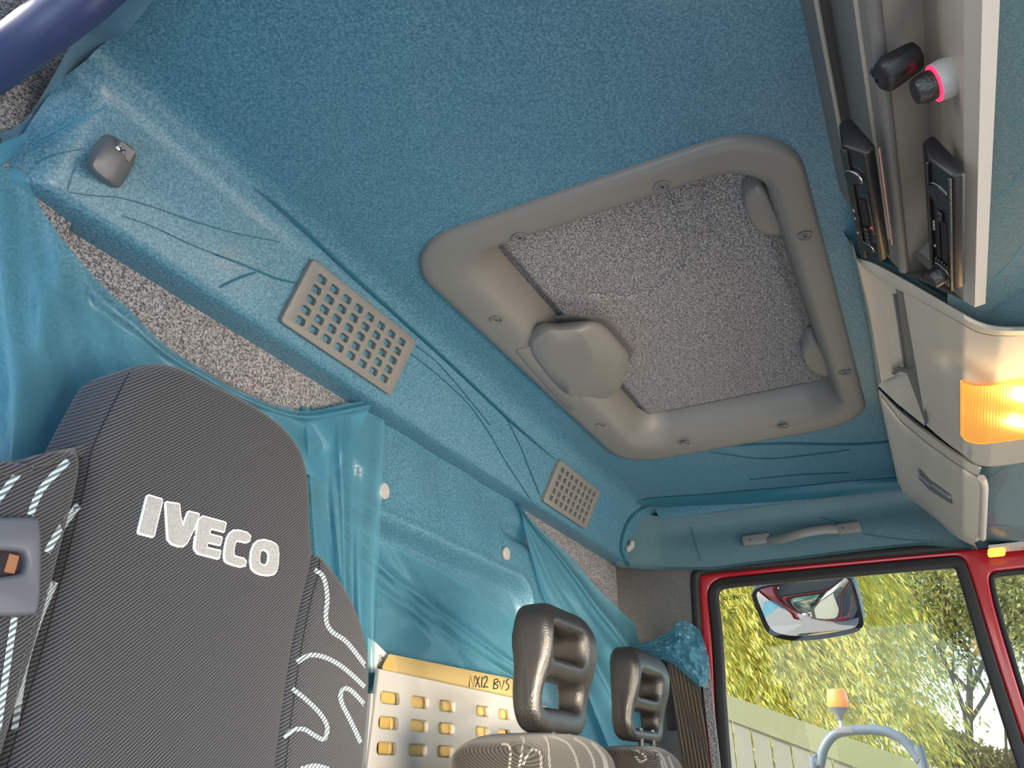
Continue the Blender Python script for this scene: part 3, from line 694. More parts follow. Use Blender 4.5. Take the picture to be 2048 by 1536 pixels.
# ---- black hand microphone / fob clipped above it
fa, fb = at(1768, 152, 2, .470), at(1832, 112, 2, .478)
ft = thing('microphone_clip', 'faceted black clip-on microphone beside the red-ringed knob', 'microphone', (fa+fb)/2)
d = nrm(fb-fa); s1 = nrm(np.cross(d, V(0, .2, 1))); s2 = np.cross(d, s1); L_ = np.linalg.norm(fb-fa)
rows = []
for t, r in ((-.24, .002), (-.20, .0085), (-.06, .0138), (.12, .0158), (.80, .0142), (1.02, .0125), (1.10, .0085), (1.13, .001)):
    rows.append([fa+d*L_*t+(s1*math.cos(k*math.pi/4+.39)*1.0+s2*math.sin(k*math.pi/4+.39)*.8)*r for k in range(8)])
b = MB(); b.grid(rows, True); o = b.out('microphone_body', M['black'], ft, angle=20); applied(o, bevel=.0015, seg=2)
MB().lathe(fa+d*L_*.02-s2*.0085, -s2, [(.006, -.002), (.006, .0016), (.0048, .002), (.0001, .0022)], 16).out('speaker_grille', M['black_soft'], ft)

# ================================================================ centre unit with the courtesy lamp
b_ = None
RS = [-.50, -.40, -.32, -.24, -.19, -.13, -.08, -.02, .05]; ZS = [.400, .418, .432, .455, .487, .530, .570, .612, .64]
def con(x, y, k=1.0):
    r = ray(x, y); rr = r[1]/r[2]; return r*(float(np.interp(rr, RS, ZS))*k/r[2])
def conl(px_, k=1.0, n=40, sm=True):
    P = resample(crom([V(*p) for p in px_], 8) if sm and len(px_) > 2 else [V(*p) for p in px_], n)
    ks = np.linspace(k[0], k[1], n) if hasattr(k, '__len__') else [k]*n
    return [con(p[0], p[1], q) for p, q in zip(P, ks)]
bk_rows = []
for t in np.linspace(0, 1, 14):
    a, c = V(1690, 455)*(1-t)+V(1775, 905)*t, V(2075, 480)*(1-t)+V(2075, 1092)*t
    bk_rows.append([con(*(a*(1-q)+c*q), 1.09) for q in np.linspace(0, 1, 24)])
b = MB(); b.grid(bk_rows); structure(b.out('trim_6', M['film_fabric_smooth']))
b = MB(); b.grid([[con(*(V(*a)*(1-q)+V(*c)*q), 1.085) for q in np.linspace(0, 1, 12)] for a, c in (((1760, 770), (1990, 930)), ((1775, 850), (1985, 1000)), ((1810, 990), (1975, 1080)), ((1850, 1060), (1965, 1098)))]); structure(b.out('trim_7', M['beige']))
e0 = [(1672, 440), (1700, 462), (1755, 508), (1815, 535), (1890, 585), (1960, 590), (2075, 560)]; e1 = [(1700, 484), (1715, 514), (1760, 530), (1815, 560), (1885, 602), (1960, 645), (2075, 655)]
b = MB(); b.grid([conl(e0, 1.045, 40), conl([tuple(V(*p)*.5+V(*q)*.5) for p, q in zip(e0, e1)], 1.012, 40), conl(e1, 1.004, 40)]); structure(b.out('trim_8', M['film_fabric_smooth']))
cu_ = thing('centre_overhead_unit', 'beige overhead shelf unit with an open tray around the courtesy lamp', 'console', con(1900, 780))
outer = [(1704, 480), (1712, 512), (1745, 522), (1800, 550), (1880, 596), (1955, 640), (2010, 652), (2090, 650), (2200, 640)]
inner = [(1714, 519), (1722, 530), (1748, 552), (1797, 580), (1850, 608), (1910, 640), (1965, 668), (2050, 672), (2200, 662)]
n = 64
rows = [conl(outer, 1.10, n), conl(outer, 1.0, n), conl([tuple(V(*a)*.86+V(*c)*.14) for a, c in zip(outer, inner)], .972, n), conl([tuple(V(*a)*.5+V(*c)*.5) for a, c in zip(outer, inner)], .962, n), conl([tuple(V(*a)*.12+V(*c)*.88) for a, c in zip(outer, inner)], .966, n), conl(inner, .975, n)]
b = MB(); b.grid(rows); b.out('tray_rim', M['beige_pale'], cu_, angle=50)
# left edge of the tray against the ceiling
b = MB(); b.grid([conl([(1700, 478), (1732, 620), (1756, 775)], 1.02, 20), conl([(1703, 482), (1735, 622), (1757, 775)], .985, 20), conl([(1713, 518), (1740, 632), (1761, 765)], .975, 20)]); b.out('tray_edge', M['beige_pale'], cu_)
# tray pocket: back, side, end
b = MB(); b.grid([conl([(1713, 518), (1740, 632), (1762, 764)], .978, 24, False), conl([(1760, 556), (1776, 650), (1790, 752)], 1.03, 24, False), conl([(1800, 578), (1806, 660), (1818, 744)], 1.055, 24, False)]); b.out('tray_back', M['beige_pale'], cu_)
b = MB(); b.grid([conl([(1786, 566), (1793, 640), (1808, 745)], 1.07, 24, False), conl([(1803, 585), (1825, 690), (1848, 846)], .985, 24, False), conl([(1812, 590), (1832, 690), (1856, 848)], .970, 24, False)]); b.out('tray_side', M['grey'], cu_)
b = MB(); b.grid([conl([(1757, 772), (1795, 808), (1850, 852)], .975, 16, False), conl([(1764, 760), (1800, 790), (1848, 838)], .985, 16, False), conl([(1790, 745), (1806, 742), (1822, 745)], 1.055, 16, False)]); b.out('tray_end', M['beige_pale'], cu_)
for dx in (0, 12):
    MB().tube([con(1789+dx, 588+dx, 1.045), con(1800+dx, 660, 1.045), con(1811+dx*.3, 740, 1.045)], .0022, 6).out('tray_groove', M['grey_dark'], cu_)
MB().tube([con(1789, 746, 1.02), con(1800, 738, 1.02), con(1812, 741, 1.02)], .004, 8).out('tray_clip', M['grey_dark'], cu_)
# lamp panel with its scooped finger grip
def kpan(x, y):
    k = .970
    t = V(x-1858, y-690)@nrm(V(132, 52)); s = V(x-1858, y-690)@nrm(V(-52, 132))
    if 0 < t < 150: k += .026*math.exp(-((s-18)/16)**2)*math.sin(math.pi*min(t/150, 1))*min(t/50, 1); k -= .010*math.exp(-((s+6)/9)**2)*min(t/50, 1)*(1-t/150)
    e = (y-(820+(x-1858)*.86)); k += .010*min(max(e/14, 0), 1)*(x < 1940)
    return k
T_ = resample(crom([V(*p) for p in ((1806, 583), (1850, 607), (1910, 640), (1965, 668), (2050, 672), (2200, 662))], 8), 70)
B_ = resample(crom([V(*p) for p in ((1852, 850), (1880, 875), (1920, 905), (1965, 932), (2050, 925), (2200, 905))], 8), 70)
b = MB(); rows = []
for t in np.linspace(0, 1, 46):
    rows.append([con(*(T_[i]*(1-t)+B_[i]*t), kpan(*(T_[i]*(1-t)+B_[i]*t))) for i in range(70)])
rows.append([con(*B_[i], 1.06) for i in range(70)])
b.grid(rows); b.out('lamp_panel', M['beige_pale'], cu_, angle=60)
b = MB(); b.grid([[con(2196, y, k) for y in np.linspace(640, 912, 16)] for k in (.965, 1.02, 1.10)]); b.grid([[con(x, y, k) for x, y in ((1965, 934), (2050, 926), (2120, 917), (2198, 908))] for k in (.972, 1.03, 1.10)]); b.out('panel_return', M['beige_pale'], cu_)
# ---- courtesy lamp
lt = thing('courtesy_lamp', 'lit amber ribbed courtesy lamp set in the overhead shelf unit', 'lamp', con(1990, 820, .95))
LT = resample(crom([V(*p) for p in ((1925, 764), (1942, 770), (1965, 772), (1990, 770), (2048, 761), (2200, 740))], 6), 90)
LB = resample(crom([V(*p) for p in ((1925, 870), (1932, 880), (1955, 886), (1980, 885), (2048, 876), (2200, 852))], 6), 90)
rows = []
for t in np.linspace(0, 1, 10):
    e = .012*(1-min(t, 1-t)*2)**6
    rows.append([con(*(LT[i]*(1-t)+LB[i]*t), .948+e+.0016*(i % 2)+(.014 if i == 0 else 0)) for i in range(90)])
b = MB(); b.grid([[con(*p, .975) for p in LT]]+rows+[[con(*p, .975) for p in LB]]); b.out('ribbed_lens', M['lens'], lt, angle=20)
b = MB(); b.tube([con(*p, .962) for p in resample([V(1923, 762), V(1923, 872)]+[V(*p) for p in LB], 60)], .0016, 6); b.out('lens_rim', M['lens'], lt)
for x, y in ((2046, 778), (2036, 832), (2120, 800)):
    c = con(x, y, .972)
    MB().lathe(c, (0, 0, 1), [(.0001, -.011), (.008, -.008), (.011, 0), (.008, .008), (.0001, .011)], 14).out('lamp_bulb', M['bulb'], lt)
pd = bpy.data.lights.new('courtesy_light', 'POINT'); po = bpy.data.objects.new('courtesy_light', pd); COL.objects.link(po)
pd.energy = .20; pd.color = (1, .62, .26); pd.shadow_soft_size = .03; po.location = tuple(con(2030, 820, .88))
# ================================================================ passenger locker
lk = thing('storage_locker', 'beige overhead storage locker with a slot latch above the passenger door', 'locker', con(1880, 960))
L0 = [(1757, 774), (1800, 816), (1850, 857), (1905, 898), (1964, 933)]
L1 = [(1758, 790), (1800, 842), (1850, 884), (1905, 924), (1955, 957)]
R1 = [(1803, 1000), (1830, 1022), (1870, 1045), (1915, 1072), (1950, 1088)]
n = 50
body = [conl(L0, 1.08, n), conl(L0, .992, n), conl([tuple(V(*a)*.75+V(*c)*.25) for a, c in zip(L0, L1)], .974, n), conl(L1, .972, n)]
for t in np.linspace(.05, 1, 18):
    body.append([con(*(p*(1-t)+q*t), .972+.006*math.sin(math.pi*t)*(i < 10)) for i, (p, q) in enumerate(zip(resample([V(*a) for a in L1], n), resample([V(*a) for a in R1], n)))])
body.append(conl([tuple(V(*p)+V(6, 12)) for p in R1], 1.01, n))
b = MB(); b.grid(body); b.out('locker_body', M['beige_pale'], lk, angle=50)
# door, thicker with a rounded front edge
D0 = [V(*p) for p in ((1762, 792), (1800, 842), (1850, 884), (1905, 924), (1946, 950), (1962, 957), (1968, 968))]
D1 = [V(*p) for p in ((1806, 996), (1832, 1014), (1872, 1038), (1912, 1064), (1940, 1082), (1952, 1084), (1962, 1078))]
n = 48; A_, B_ = resample(D0, n), resample(D1, n)
rows = [[con(*p, .985) for p in A_]]+[[con(*(p*(1-t)+q*t), .958+.010*(abs(t-.5)*2)**12+(.02*max(0, (i-43)/5)**2)) for i, (p, q) in enumerate(zip(A_, B_))] for t in np.linspace(0, 1, 22)]+[[con(*p, .985) for p in B_]]
b = MB(); b.grid(rows); dd = b.out('door', M['beige_pale'], lk, angle=45)
b = MB(); b.tube([con(*p, .968) for p in resample([V(1963, 956), V(1969, 970), V(1965, 1076)], 12)], .006, 10); b.out('door_edge_trim', M['beige_pale'], dd)
SL = [(1834, 938), (1840, 938), (1862, 962), (1902, 990), (1906, 1008), (1899, 1006), (1858, 980), (1838, 958)]
P = [con(*p, .9565) for p in SL]; Q = [con(*p, .963) for p in SL]; c = np.mean(Q, 0)
MB().add(P, [tuple(range(8))]).out('latch_slot', M['grey_dark'], dd, smooth=False)
b = MB(); b.tube([con(x, y, .953) for x, y in ((1866, 970), (1885, 983), (1900, 994))], [.003, .004, .003], 8); b.out('latch_lever', M['grey_light'], dd)
b = MB(); b.tube([con(x, y, .955) for x, y in ((1834, 936), (1837, 950), (1860, 972))], .0016, 6); b.out('latch_rim', M['grey_light'], dd)
# ribbed grille under the locker's far end
b = MB()
for i in range(22):
    a = V(1878, 1058)*(1-i/21)+V(1948, 1095)*i/21; b.tube([con(a[0], a[1]-10, .985), con(a[0]-2, a[1]+4, 1.0)], .0013, 5)
b.out('ribbed_vent', M['grey'], lk)
# small amber lamp below, over the door
al = thing('door_marker_lamp', 'small glowing orange lamp under the locker above the door frame', 'lamp', atX(1993, 1106, 1.88))
p, q = atX(1974, 1101, 1.875), atX(2012, 1109, 1.875)
o = MB().box((p+q)/2, (.035, abs(p[1]-q[1]), .012)).out('marker_lens', mat('marker_lamp', (1, .45, .06, 1), .3, emis=(1, .42, .05, 1), estr=1.2), al); applied(o, bevel=.004)
MB().box((p+q)/2+V(.0, -.02, .008), (.05, abs(p[1]-q[1])*2.1, .006)).out('marker_base', M['beige_pale'], al)
# ================================================================ driver's seat
YS = .545
def sy(px_, y=YS): return [(p[0], p[2]) for p in (atY(a, b_, y) for a, b_ in px_)]
seat = thing('driver_seat', 'charcoal twill driver seat with a silver-embroidered integral headrest', 'seat', (.50, .60, -.35))
left_seam = [(262, 738), (236, 788), (205, 850), (182, 905), (172, 960), (148, 1060), (120, 1170), (82, 1310), (45, 1430), (12, 1540)]
right_out = [(300, 722), (340, 717), (385, 728), (445, 760), (520, 800), (570, 836), (605, 876), (625, 920), (634, 980), (636, 1050), (641, 1100)]
right_seam = [(641, 1100), (636, 1150), (622, 1200), (602, 1300), (582, 1440), (570, 1540)]
c2 = [tuple(v_) for v_ in crom([V(*p) for p in sy(left_seam[::-1])], 5)]+[tuple(v_) for v_ in crom([V(*p) for p in sy([left_seam[0]]+right_out)], 5)][1:]+[tuple(v_) for v_ in crom([V(*p) for p in sy(right_seam)], 5)][1:]
c2 = c2+[(c2[-1][0]-.01, -.40), (c2[0][0]+.005, -.40)]
o = slab('backrest_panel', [c2], FXZ(YS+.040), .040, M['seat'], seat, bevel=.020, res=5); applied(o, voxel=.0052, smooth=5); panel_o = o
rb_ = [(641, 1098), (664, 1118), (702, 1172), (730, 1232), (747, 1300), (750, 1370), (745, 1450), (737, 1545)]
rs_ = [(570, 1545), (582, 1440), (602, 1300), (622, 1200), (634, 1150)]
c3 = [tuple(v_) for v_ in crom([V(*p) for p in sy(rb_, YS-.008)], 5)]; c3b = [tuple(v_) for v_ in crom([V(*p) for p in sy(rs_, YS-.008)], 5)]
c3 = c3+[(c3[-1][0], -.40), (c3b[0][0]-.02, -.40)]+[(p[0]-.004, p[1]) for p in c3b]
o = slab('side_bolster', [c3], FXZ(YS+.037), .045, M['seat'], seat, bevel=.016, res=5, label='right-hand bolster with pale wavy stripes'); applied(o, voxel=.0052, smooth=4); bolR = o
lb_ = [(12, 1545), (45, 1430), (82, 1310), (120, 1170), (148, 1060), (170, 970), (176, 905), (150, 894), (80, 908), (0, 926), (-90, 950), (-170, 1000)]
c4 = [tuple(v_) for v_ in crom([V(*p) for p in sy(lb_, YS-.012)], 5)]
c4 = [(c4[0][0], -.40)]+c4+[(c4[-1][0]+.03, -.40)]
o = slab('side_bolster', [c4], FXZ(YS+.035), .047, M['seat'], seat, bevel=.014, res=5, label='left-hand bolster with pale blue stripes'); applied(o, voxel=.0052, smooth=4); bolL = o
tr_s = tree_of(panel_o, bolR, bolL)
b = MB()
pp = [cast(x, y, tr_s) for x, y in ((20, 938), (60, 926), (110, 914), (148, 906), (165, 902))]
pp = [p*(1-.004) for p in pp if p is not None]
if len(pp) > 2: b.tube(crom([pp[0]+V(-.09, 0, -.01)]+pp, 6), .0045, 10); b.out('piping', M['seat'], bolL)
c6 = lambda *ps: [(x/1.795, 680+y/1.795) for x, y in ps]
ribbon('woven_stripe', [c6((-30, 610), (20, 535), (75, 468)), c6((108, 628), (150, 535), (245, 432)), c6((168, 762), (215, 682), (282, 592)), c6((52, 1400), (88, 1180), (140, 1005), (197, 868)), c6((-8, 1400), (14, 1250), (36, 1100), (52, 995))],
       14, tr_s, M['stripe'], bolL)
ribbon('woven_stripe', [c6((1130, 825), (1160, 850), (1175, 920), (1170, 1000), (1190, 1045), (1240, 1080), (1290, 1140), (1338, 1205)), c6((1222, 868), (1250, 920), (1280, 962), (1302, 972)), c6((1066, 1157), (1110, 1132), (1160, 1137), (1220, 1167), (1280, 1217), (1340, 1277)),
       c6((1050, 1252), (1100, 1292), (1150, 1342), (1175, 1390), (1163, 1432), (1130, 1420), (1090, 1397), (1050, 1402), (1020, 1427)), c6((1335, 1342), (1290, 1287), (1250, 1252), (1226, 1262), (1226, 1300), (1260, 1370), (1300, 1460), (1316, 1536)), c6((1080, 1540), (1130, 1528), (1180, 1540))],
       9, tr_s, M['stripe'], bolR)
ribbon('seam', [left_seam, right_seam], 2.0, tr_s, M['seam'], seat, lift=.0008)
# embroidered letters
L6 = {'I': [[(525, 558), (578, 574), (546, 708), (491, 694)]],
 'V': [[(590, 583), (638, 590), (642, 630), (650, 672), (672, 617), (710, 626), (690, 680), (666, 728), (652, 741), (636, 741), (612, 732), (598, 716)]],
 'E': [[(722, 634), (806, 657), (799, 690), (751, 678), (746, 698), (792, 710), (785, 738), (740, 727), (735, 747), (787, 758), (780, 786), (706, 767), (694, 750), (700, 700), (708, 648)]],
 'C': [[(840, 681), (896, 697), (888, 730), (848, 720), (838, 728), (832, 768), (840, 779), (880, 788), (873, 818), (815, 803), (800, 788), (803, 745), (815, 698)]],
 'O': [[(930, 715), (980, 728), (996, 748), (992, 825), (972, 847), (920, 841), (893, 815), (900, 742)], [(935, 752), (955, 757), (962, 772), (957, 803), (945, 811), (930, 806), (925, 790), (928, 764)]]}
YL = cast(420, 1075, tr_s)[1]
for ch, loops in L6.items():
    LP = [[tuple(p) for p in (nick([V(*q) for q in sy(c6(*lp), YL)], .08) if ch in 'IVE' else chaikin([V(*q) for q in sy(c6(*lp), YL)], 1))] for lp in loops]
    le = slab('logo_letter', LP, FXZ(YL-.0006), .0012, M['logo_white'], seat, offset=.0010, smooth=False)
    slab('letter_fill', LP, FXZ(YL-.0012), .0014, M['logo_grey'], le, offset=-.0005, smooth=False)
# belt guide plate on the left
pl_ = [tuple(p) for p in chaikin([V(*p) for p in sy([(-70, 1036), (66, 1032), (86, 1040), (86, 1170), (80, 1224), (66, 1232), (-70, 1232)], .5225)], 1)]
hl_ = [tuple(p) for p in chaikin([V(*p) for p in sy([(-50, 1100), (40, 1100), (56, 1110), (54, 1140), (40, 1150), (-50, 1158)], .5225)], 2)]
o = slab('belt_guide', [pl_, hl_], FXZ(.5275), .005, mat('slate_plastic', (.085, .09, .11, 1), .4), seat, bevel=.003, res=3)
hl2 = [tuple(p) for p in chaikin([V(*p) for p in sy([(-58, 1088), (46, 1090), (66, 1106), (64, 1146), (46, 1162), (-58, 1168)], .507)], 2)]
MB().box(tuple(atY(-32, 1130, .5312)), (.062, .003, .040)).out('guide_cavity', M['darkslot'], seat, smooth=False)
MB().box(tuple(atY(22, 1128, .5302)), (.007, .002, .012)).out('belt_webbing', mat('tan_webbing', (.30, .13, .06, 1), .8), seat, smooth=False)

# ================================================================ passenger seats with open black headrests
def headrest_seat(name_label, xl, L, R, top, botm, hole1, hole2, seatpx, stripes, group, sy_front):
    yb = atX(L, 1330, xl)[1]; yf = atX(R[0], R[1], xl)[1]; xr = atY(R[2], R[3], yf)[0]
    zt = atX(top[0], top[1], xl+.03)[2]; zb = atX(botm[0], botm[1], xl+.02)[2]
    st = thing('passenger_seat', name_label, 'seat', ((xl+xr)/2, yb, -.4), group)
    hz = lambda q, f: atY(q[0], q[1], yf+(yb-yf)*f)
    loops = [rrect(xl, xr, zb, zt, .034, 5)]
    D = yb-yf
    for hole, f in ((hole1, .06), (hole2, .30)):
        p, q = hz(hole[0], f), hz(hole[1], f); loops.append(rrect(p[0], q[0], q[2], p[2], .012, 4))
    hr = slab('headrest', loops, FXZ((yb+yf)/2), D/2, M['black_soft'], st, bevel=.013, res=4)
    off = base_of(hr)
    tt = [0, .12, .30, .48, .66, .84, 1.0]; ss = [.66, .62, .66, .86, 1.0, .97, .72]
    def deform(co):
        w_ = np.array(co)+off; t = (w_[2]-zb)/(zt-zb); s = float(np.interp(t, tt, ss))
        s = sum(float(np.interp(min(max(t+k*.05, 0), 1), tt, ss)) for k in range(-2, 3))/5
        y = yb-(yb-w_[1])*s
        return Vector((co[0], y-off[1], co[2]))
    applied(hr, voxel=.0042, smooth=5, deform=deform)
    p, q = hz(hole1[0], .1), hz(hole1[1], .1)
    MB().box(((p[0]+q[0])/2, yb-.012, (p[2]+q[2])/2), (q[0]-p[0]+.03, .010, p[2]-q[2]+.03)).out('headrest_back', M['black_soft'], hr, smooth=False)
    e0 = atX(L+14, botm[1]-52, xl+.001); MB().box((xl+.0005, yb-.022, zb+.052), (.002, .0065, .046)).out('embossed_tab', M['black'], hr, smooth=False)
    for xx in (xl+.06, xr-.06): MB().tube([V(xx, yb-.03, zb+.02), V(xx, yb-.03, zb-.06)], .005, 10).out('headrest_rod', M['black_soft'], st)
    nn0 = len(seatpx)
    P = [(p_[0], p_[2]) for p_ in (atY(a, c, sy_front+.085*(1-k_/(nn0-1))**1.0) for k_, (a, c) in enumerate(seatpx))]
    cc = [tuple(v_) for v_ in crom([V(*p_) for p_ in P], 4)]
    cc = [(cc[0][0]-.02, -.55)]+cc+[(cc[-1][0]+.02, -.55)]
    sb = slab('seat_back', [cc], FXZ(sy_front+.065), .065, M['seat_warm'], st, bevel=.036, res=5); applied(sb, voxel=.008, smooth=5)
    t_ = tree_of(sb); ribbon('woven_stripe', stripes, 5.0, t_, M['stripe_grey'], sb, lift=.0008)
    return st
headrest_seat('middle passenger seat with the nearer and larger open black headrest', .93, 1020, (1106, 1300, 1204, 1340), (1065, 1207), (1060, 1464),
    ((1110, 1248), (1176, 1330)), ((1092, 1352), (1168, 1424)),
    [(950, 1600), (957, 1536), (968, 1502), (1000, 1479), (1050, 1466), (1130, 1466), (1180, 1477), (1215, 1500), (1235, 1536), (1250, 1600)],
    [[(1086, 1470), (1095, 1484), (1100, 1536)], [(1095, 1470), (1130, 1483), (1148, 1506), (1158, 1540)], [(1148, 1476), (1171, 1492), (1185, 1516), (1190, 1540)], [(1183, 1484), (1204, 1511), (1211, 1540)], [(1190, 1490), (1209, 1515), (1216, 1540)],
     [(1042, 1472), (1047, 1480), (1044, 1504), (1037, 1540)], [(1003, 1488), (1016, 1490), (1021, 1506), (1018, 1540)], [(1046, 1530), (1058, 1504), (1070, 1499), (1081, 1509), (1082, 1540)]], 'passenger seats', .425)
headrest_seat('outer passenger seat with the farther open black headrest by the seat belt', 1.29, 1214, (1281, 1370, 1348, 1400), (1255, 1292), (1240, 1481),
    ((1284, 1344), (1328, 1400)), ((1272, 1416), (1322, 1462)),
    [(1222, 1600), (1226, 1536), (1232, 1512), (1250, 1496), (1285, 1490), (1320, 1496), (1348, 1512), (1366, 1536), (1385, 1600)],
    [[(1262, 1497), (1280, 1504), (1292, 1516), (1282, 1524), (1270, 1512)], [(1304, 1500), (1320, 1516), (1327, 1540)], [(1310, 1500), (1326, 1516), (1334, 1540)], [(1336, 1512), (1348, 1540)]], 'passenger seats', .425)

# ================================================================ document pocket, envelope, card
pk = thing('document_pocket', 'pale grey slotted plastic document pocket on the rear wall between the seats', 'rack', (1.1, .655, -.30))
YP = .655
a0, a1 = atY(752, 1336, YP), atY(1020, 1394, YP)
sl = [atY(782, 1391, YP), atY(841, 1402, YP), atY(895, 1413, YP), atY(966, 1424, YP), atY(1010, 1433, YP)]
z1 = np.mean([s[2] for s in sl]); cols = [s[0] for s in sl]+[sl[4][0]+.085]
xp0, xp1 = .868, 1.40
loops = [[(xp0+.010, a0[2]), (1.26, a1[2]), (xp1, a1[2]-.004), (xp1, -.30), (xp0-.008, -.30), (xp0, .0)]]
for cx in cols:
    for k in range(9):
        zc_ = z1-.0305*k; wx = .0225
        loops.append(rrect(cx-wx, cx+wx, zc_-.0075, zc_+.0075, .006, 4))
slab('pocket_front', loops, FXZ(YP+.004), .004, M['net'], pk, bevel=.0015, res=2)
MB().box(((xp0+xp1)/2, .712, -.13), (xp1-xp0-.03, .006, .40)).out('pocket_back', M['net'], pk, smooth=False)
MB().box((xp0+.004, .682, -.1), (.005, .045, .40)).out('pocket_side', M['net'], pk, smooth=False)
ev = thing('manila_envelope', 'manila envelope marked in black ink standing in the document pocket', 'envelope', (1.1, .675, -.05))
YE = .672
E0 = [atY(x, y, YE) for x, y in ((778, 1308), (1020, 1357), (1200, 1392))]
E0 = [V(E0[0][0], YE, E0[0][2]), V(E0[1][0], YE, E0[1][2]), V(1.36, YE, E0[1][2]-.004)]
ct_ = atY(784, 1339, .664)
rows = [[p for p in resample(E0, 20)], [V(p[0], YE-.006, .06) for p in resample(E0, 20)], [V(p[0], YE-.003, -.06) for p in resample(E0, 20)]]
rows[1][0] = V(ct_[0]+.004, YE-.008, .06); rows[2][0] = V(ct_[0]+.006, YE-.004, -.06)
b = MB(); b.grid(rows); e1 = b.out('envelope_front', M['paper'], ev, solid=.0006)
bk0 = atY(765, 1332, .668)
b = MB(); b.add([E0[0], V(bk0[0], .668, bk0[2]), V(bk0[0]+.005, .668, .02), V(ct_[0]+.012, .664, .02), V(ct_[0]+.012, .664, ct_[2])], [(0, 1, 2, 3, 4)]); b.out('envelope_gusset', mat('manila_shadow_side', (.60, .40, .12, 1), .8), ev, smooth=False)
b = MB(); b.grid([[V(bk0[0]+.002, .684, .10), V(1.36, .684, .12)], [V(bk0[0]+.002, .684, -.2), V(1.36, .684, -.2)]]); b.out('envelope_back', M['paper'], ev, solid=.0006, smooth=False)
c5 = lambda *ps: [(700+x/5.564, 1260+y/5.564) for x, y in ps]
te = tree_of(e1)
ribbon('handwritten_letter', [c5((1325, 632), (1337, 500), (1374, 642), (1390, 505))], 2.3, te, M['ink'], ev, lift=.0012, smooth_n=1)
ribbon('handwritten_letter', [c5((1402, 515), (1444, 642)), c5((1440, 520), (1394, 636))], 2.3, te, M['ink'], ev, lift=.0012, smooth_n=1)
ribbon('handwritten_letter', [c5((1470, 520), (1464, 642))], 2.3, te, M['ink'], ev, lift=.0012)
ribbon('handwritten_letter', [c5((1488, 545), (1500, 520), (1522, 520), (1526, 555), (1486, 636), (1512, 630), (1540, 640))], 2.3, te, M['ink'], ev, lift=.0012)
ribbon('handwritten_letter', [c5((1606, 552), (1594, 652)), c5((1606, 554), (1640, 546), (1644, 575), (1606, 598), (1644, 618), (1634, 648), (1592, 654))], 2.3, te, M['ink'], ev, lift=.0012)
ribbon('handwritten_letter', [c5((1660, 568), (1688, 664), (1716, 560))], 2.3, te, M['ink'], ev, lift=.0012, smooth_n=1)
ribbon('handwritten_letter', [c5((1768, 545), (1745, 560), (1740, 588), (1762, 612), (1764, 648), (1728, 672))], 2.3, te, M['ink'], ev, lift=.0012)
# printed card poking out beside it
cd = thing('printed_card', 'white printed card leaning in the pocket corner beside the driver seat', 'paper', atY(755, 1340, .680))
P = [atY(x, y, .680) for x, y in ((735, 1275), (749, 1283), (776, 1310), (770, 1345), (735, 1345))]
o1 = MB().add(P, [(0, 1, 2, 3, 4)]).out('card_sheet', M['paper_white'], cd, smooth=False, solid=.0005)
for k, (x, y, tx) in enumerate(((758, 1314, 'ON'), (756, 1324, 'COA'), (754, 1334, 'NA'))):
    cu = bpy.data.curves.new('printed_word', 'FONT'); cu.body = tx; cu.size = .008
    o = bpy.data.objects.new('t', cu); COL.objects.link(o)
    me = bpy.data.meshes.new_from_object(o.evaluated_get(bpy.context.evaluated_depsgraph_get())); bpy.data.objects.remove(o)
    pc = atY(x, y, .6788); me.transform(Matrix(((.85, .3, 0, pc[0]), (0, 0, 0, pc[1]), (-.35, .85, 0, pc[2]), (0, 0, 0, 1))))
    link_mesh('printed_word', me, M['ink'], cd, smooth=False)
for k in range(3):
    MB().box((1.16+.06*k, .684-.003*k, -.05), (.05, .0015, .26)).out('folded_leaflet', [M['paper_white'], M['paper'], mat('pink_paper', (.7, .42, .36, 1), .8)][k], pk, smooth=False)

# ================================================================ loose protective film
def sheet(name, U, L, depth, rip, label, mat_=None, n=70, m=40, group='loose sheets of blue protective film'):
    U = resample(crom([V(*p) for p in U], 6), n); L = resample(crom([V(*p) for p in L], 6), n); rows = []
    for j in range(m):
        t = j/(m-1); row = []
        for i in range(n):
            s = i/(n-1); q = U[i]*(1-t)+L[i]*t
            y = depth(s, t)+rip(s, t); row.append(at(q[0], q[1], 1, y))
        rows.append(row)
    b = MB(); b.grid(rows); o = b.out(name, mat_ or M['film'], angle=180); return tag(o, label, 'film', group)
def fold(u, k, w=.12): return math.exp(-((u-k)/w)**2)
sheet('loose_film', [(-60, 285), (0, 333), (42, 346), (90, 430), (150, 510), (220, 586), (262, 622), (320, 682), (400, 737), (500, 792), (600, 822), (680, 810), (748, 798)],
      [(-60, 1010), (0, 985), (60, 985), (120, 960), (180, 920), (240, 880), (320, 860), (420, 870), (520, 900), (600, 940), (640, 960), (665, 945), (690, 925)],
      lambda s, t: .640+.030*s, lambda s, t: -.010*fold(s+t*.25, .30, .05)-.010*fold(s-t*.05, .07, .03)-.006*math.sin(s*26+t*5)*t*.7-.012*fold(t, .10, .05)*(s > .35)-.004*math.sin(s*60-t*9)*(1 if s > .7 else .3),
      'large loose sheet of blue film hanging behind the driver headrest, top left', n=110, m=50)
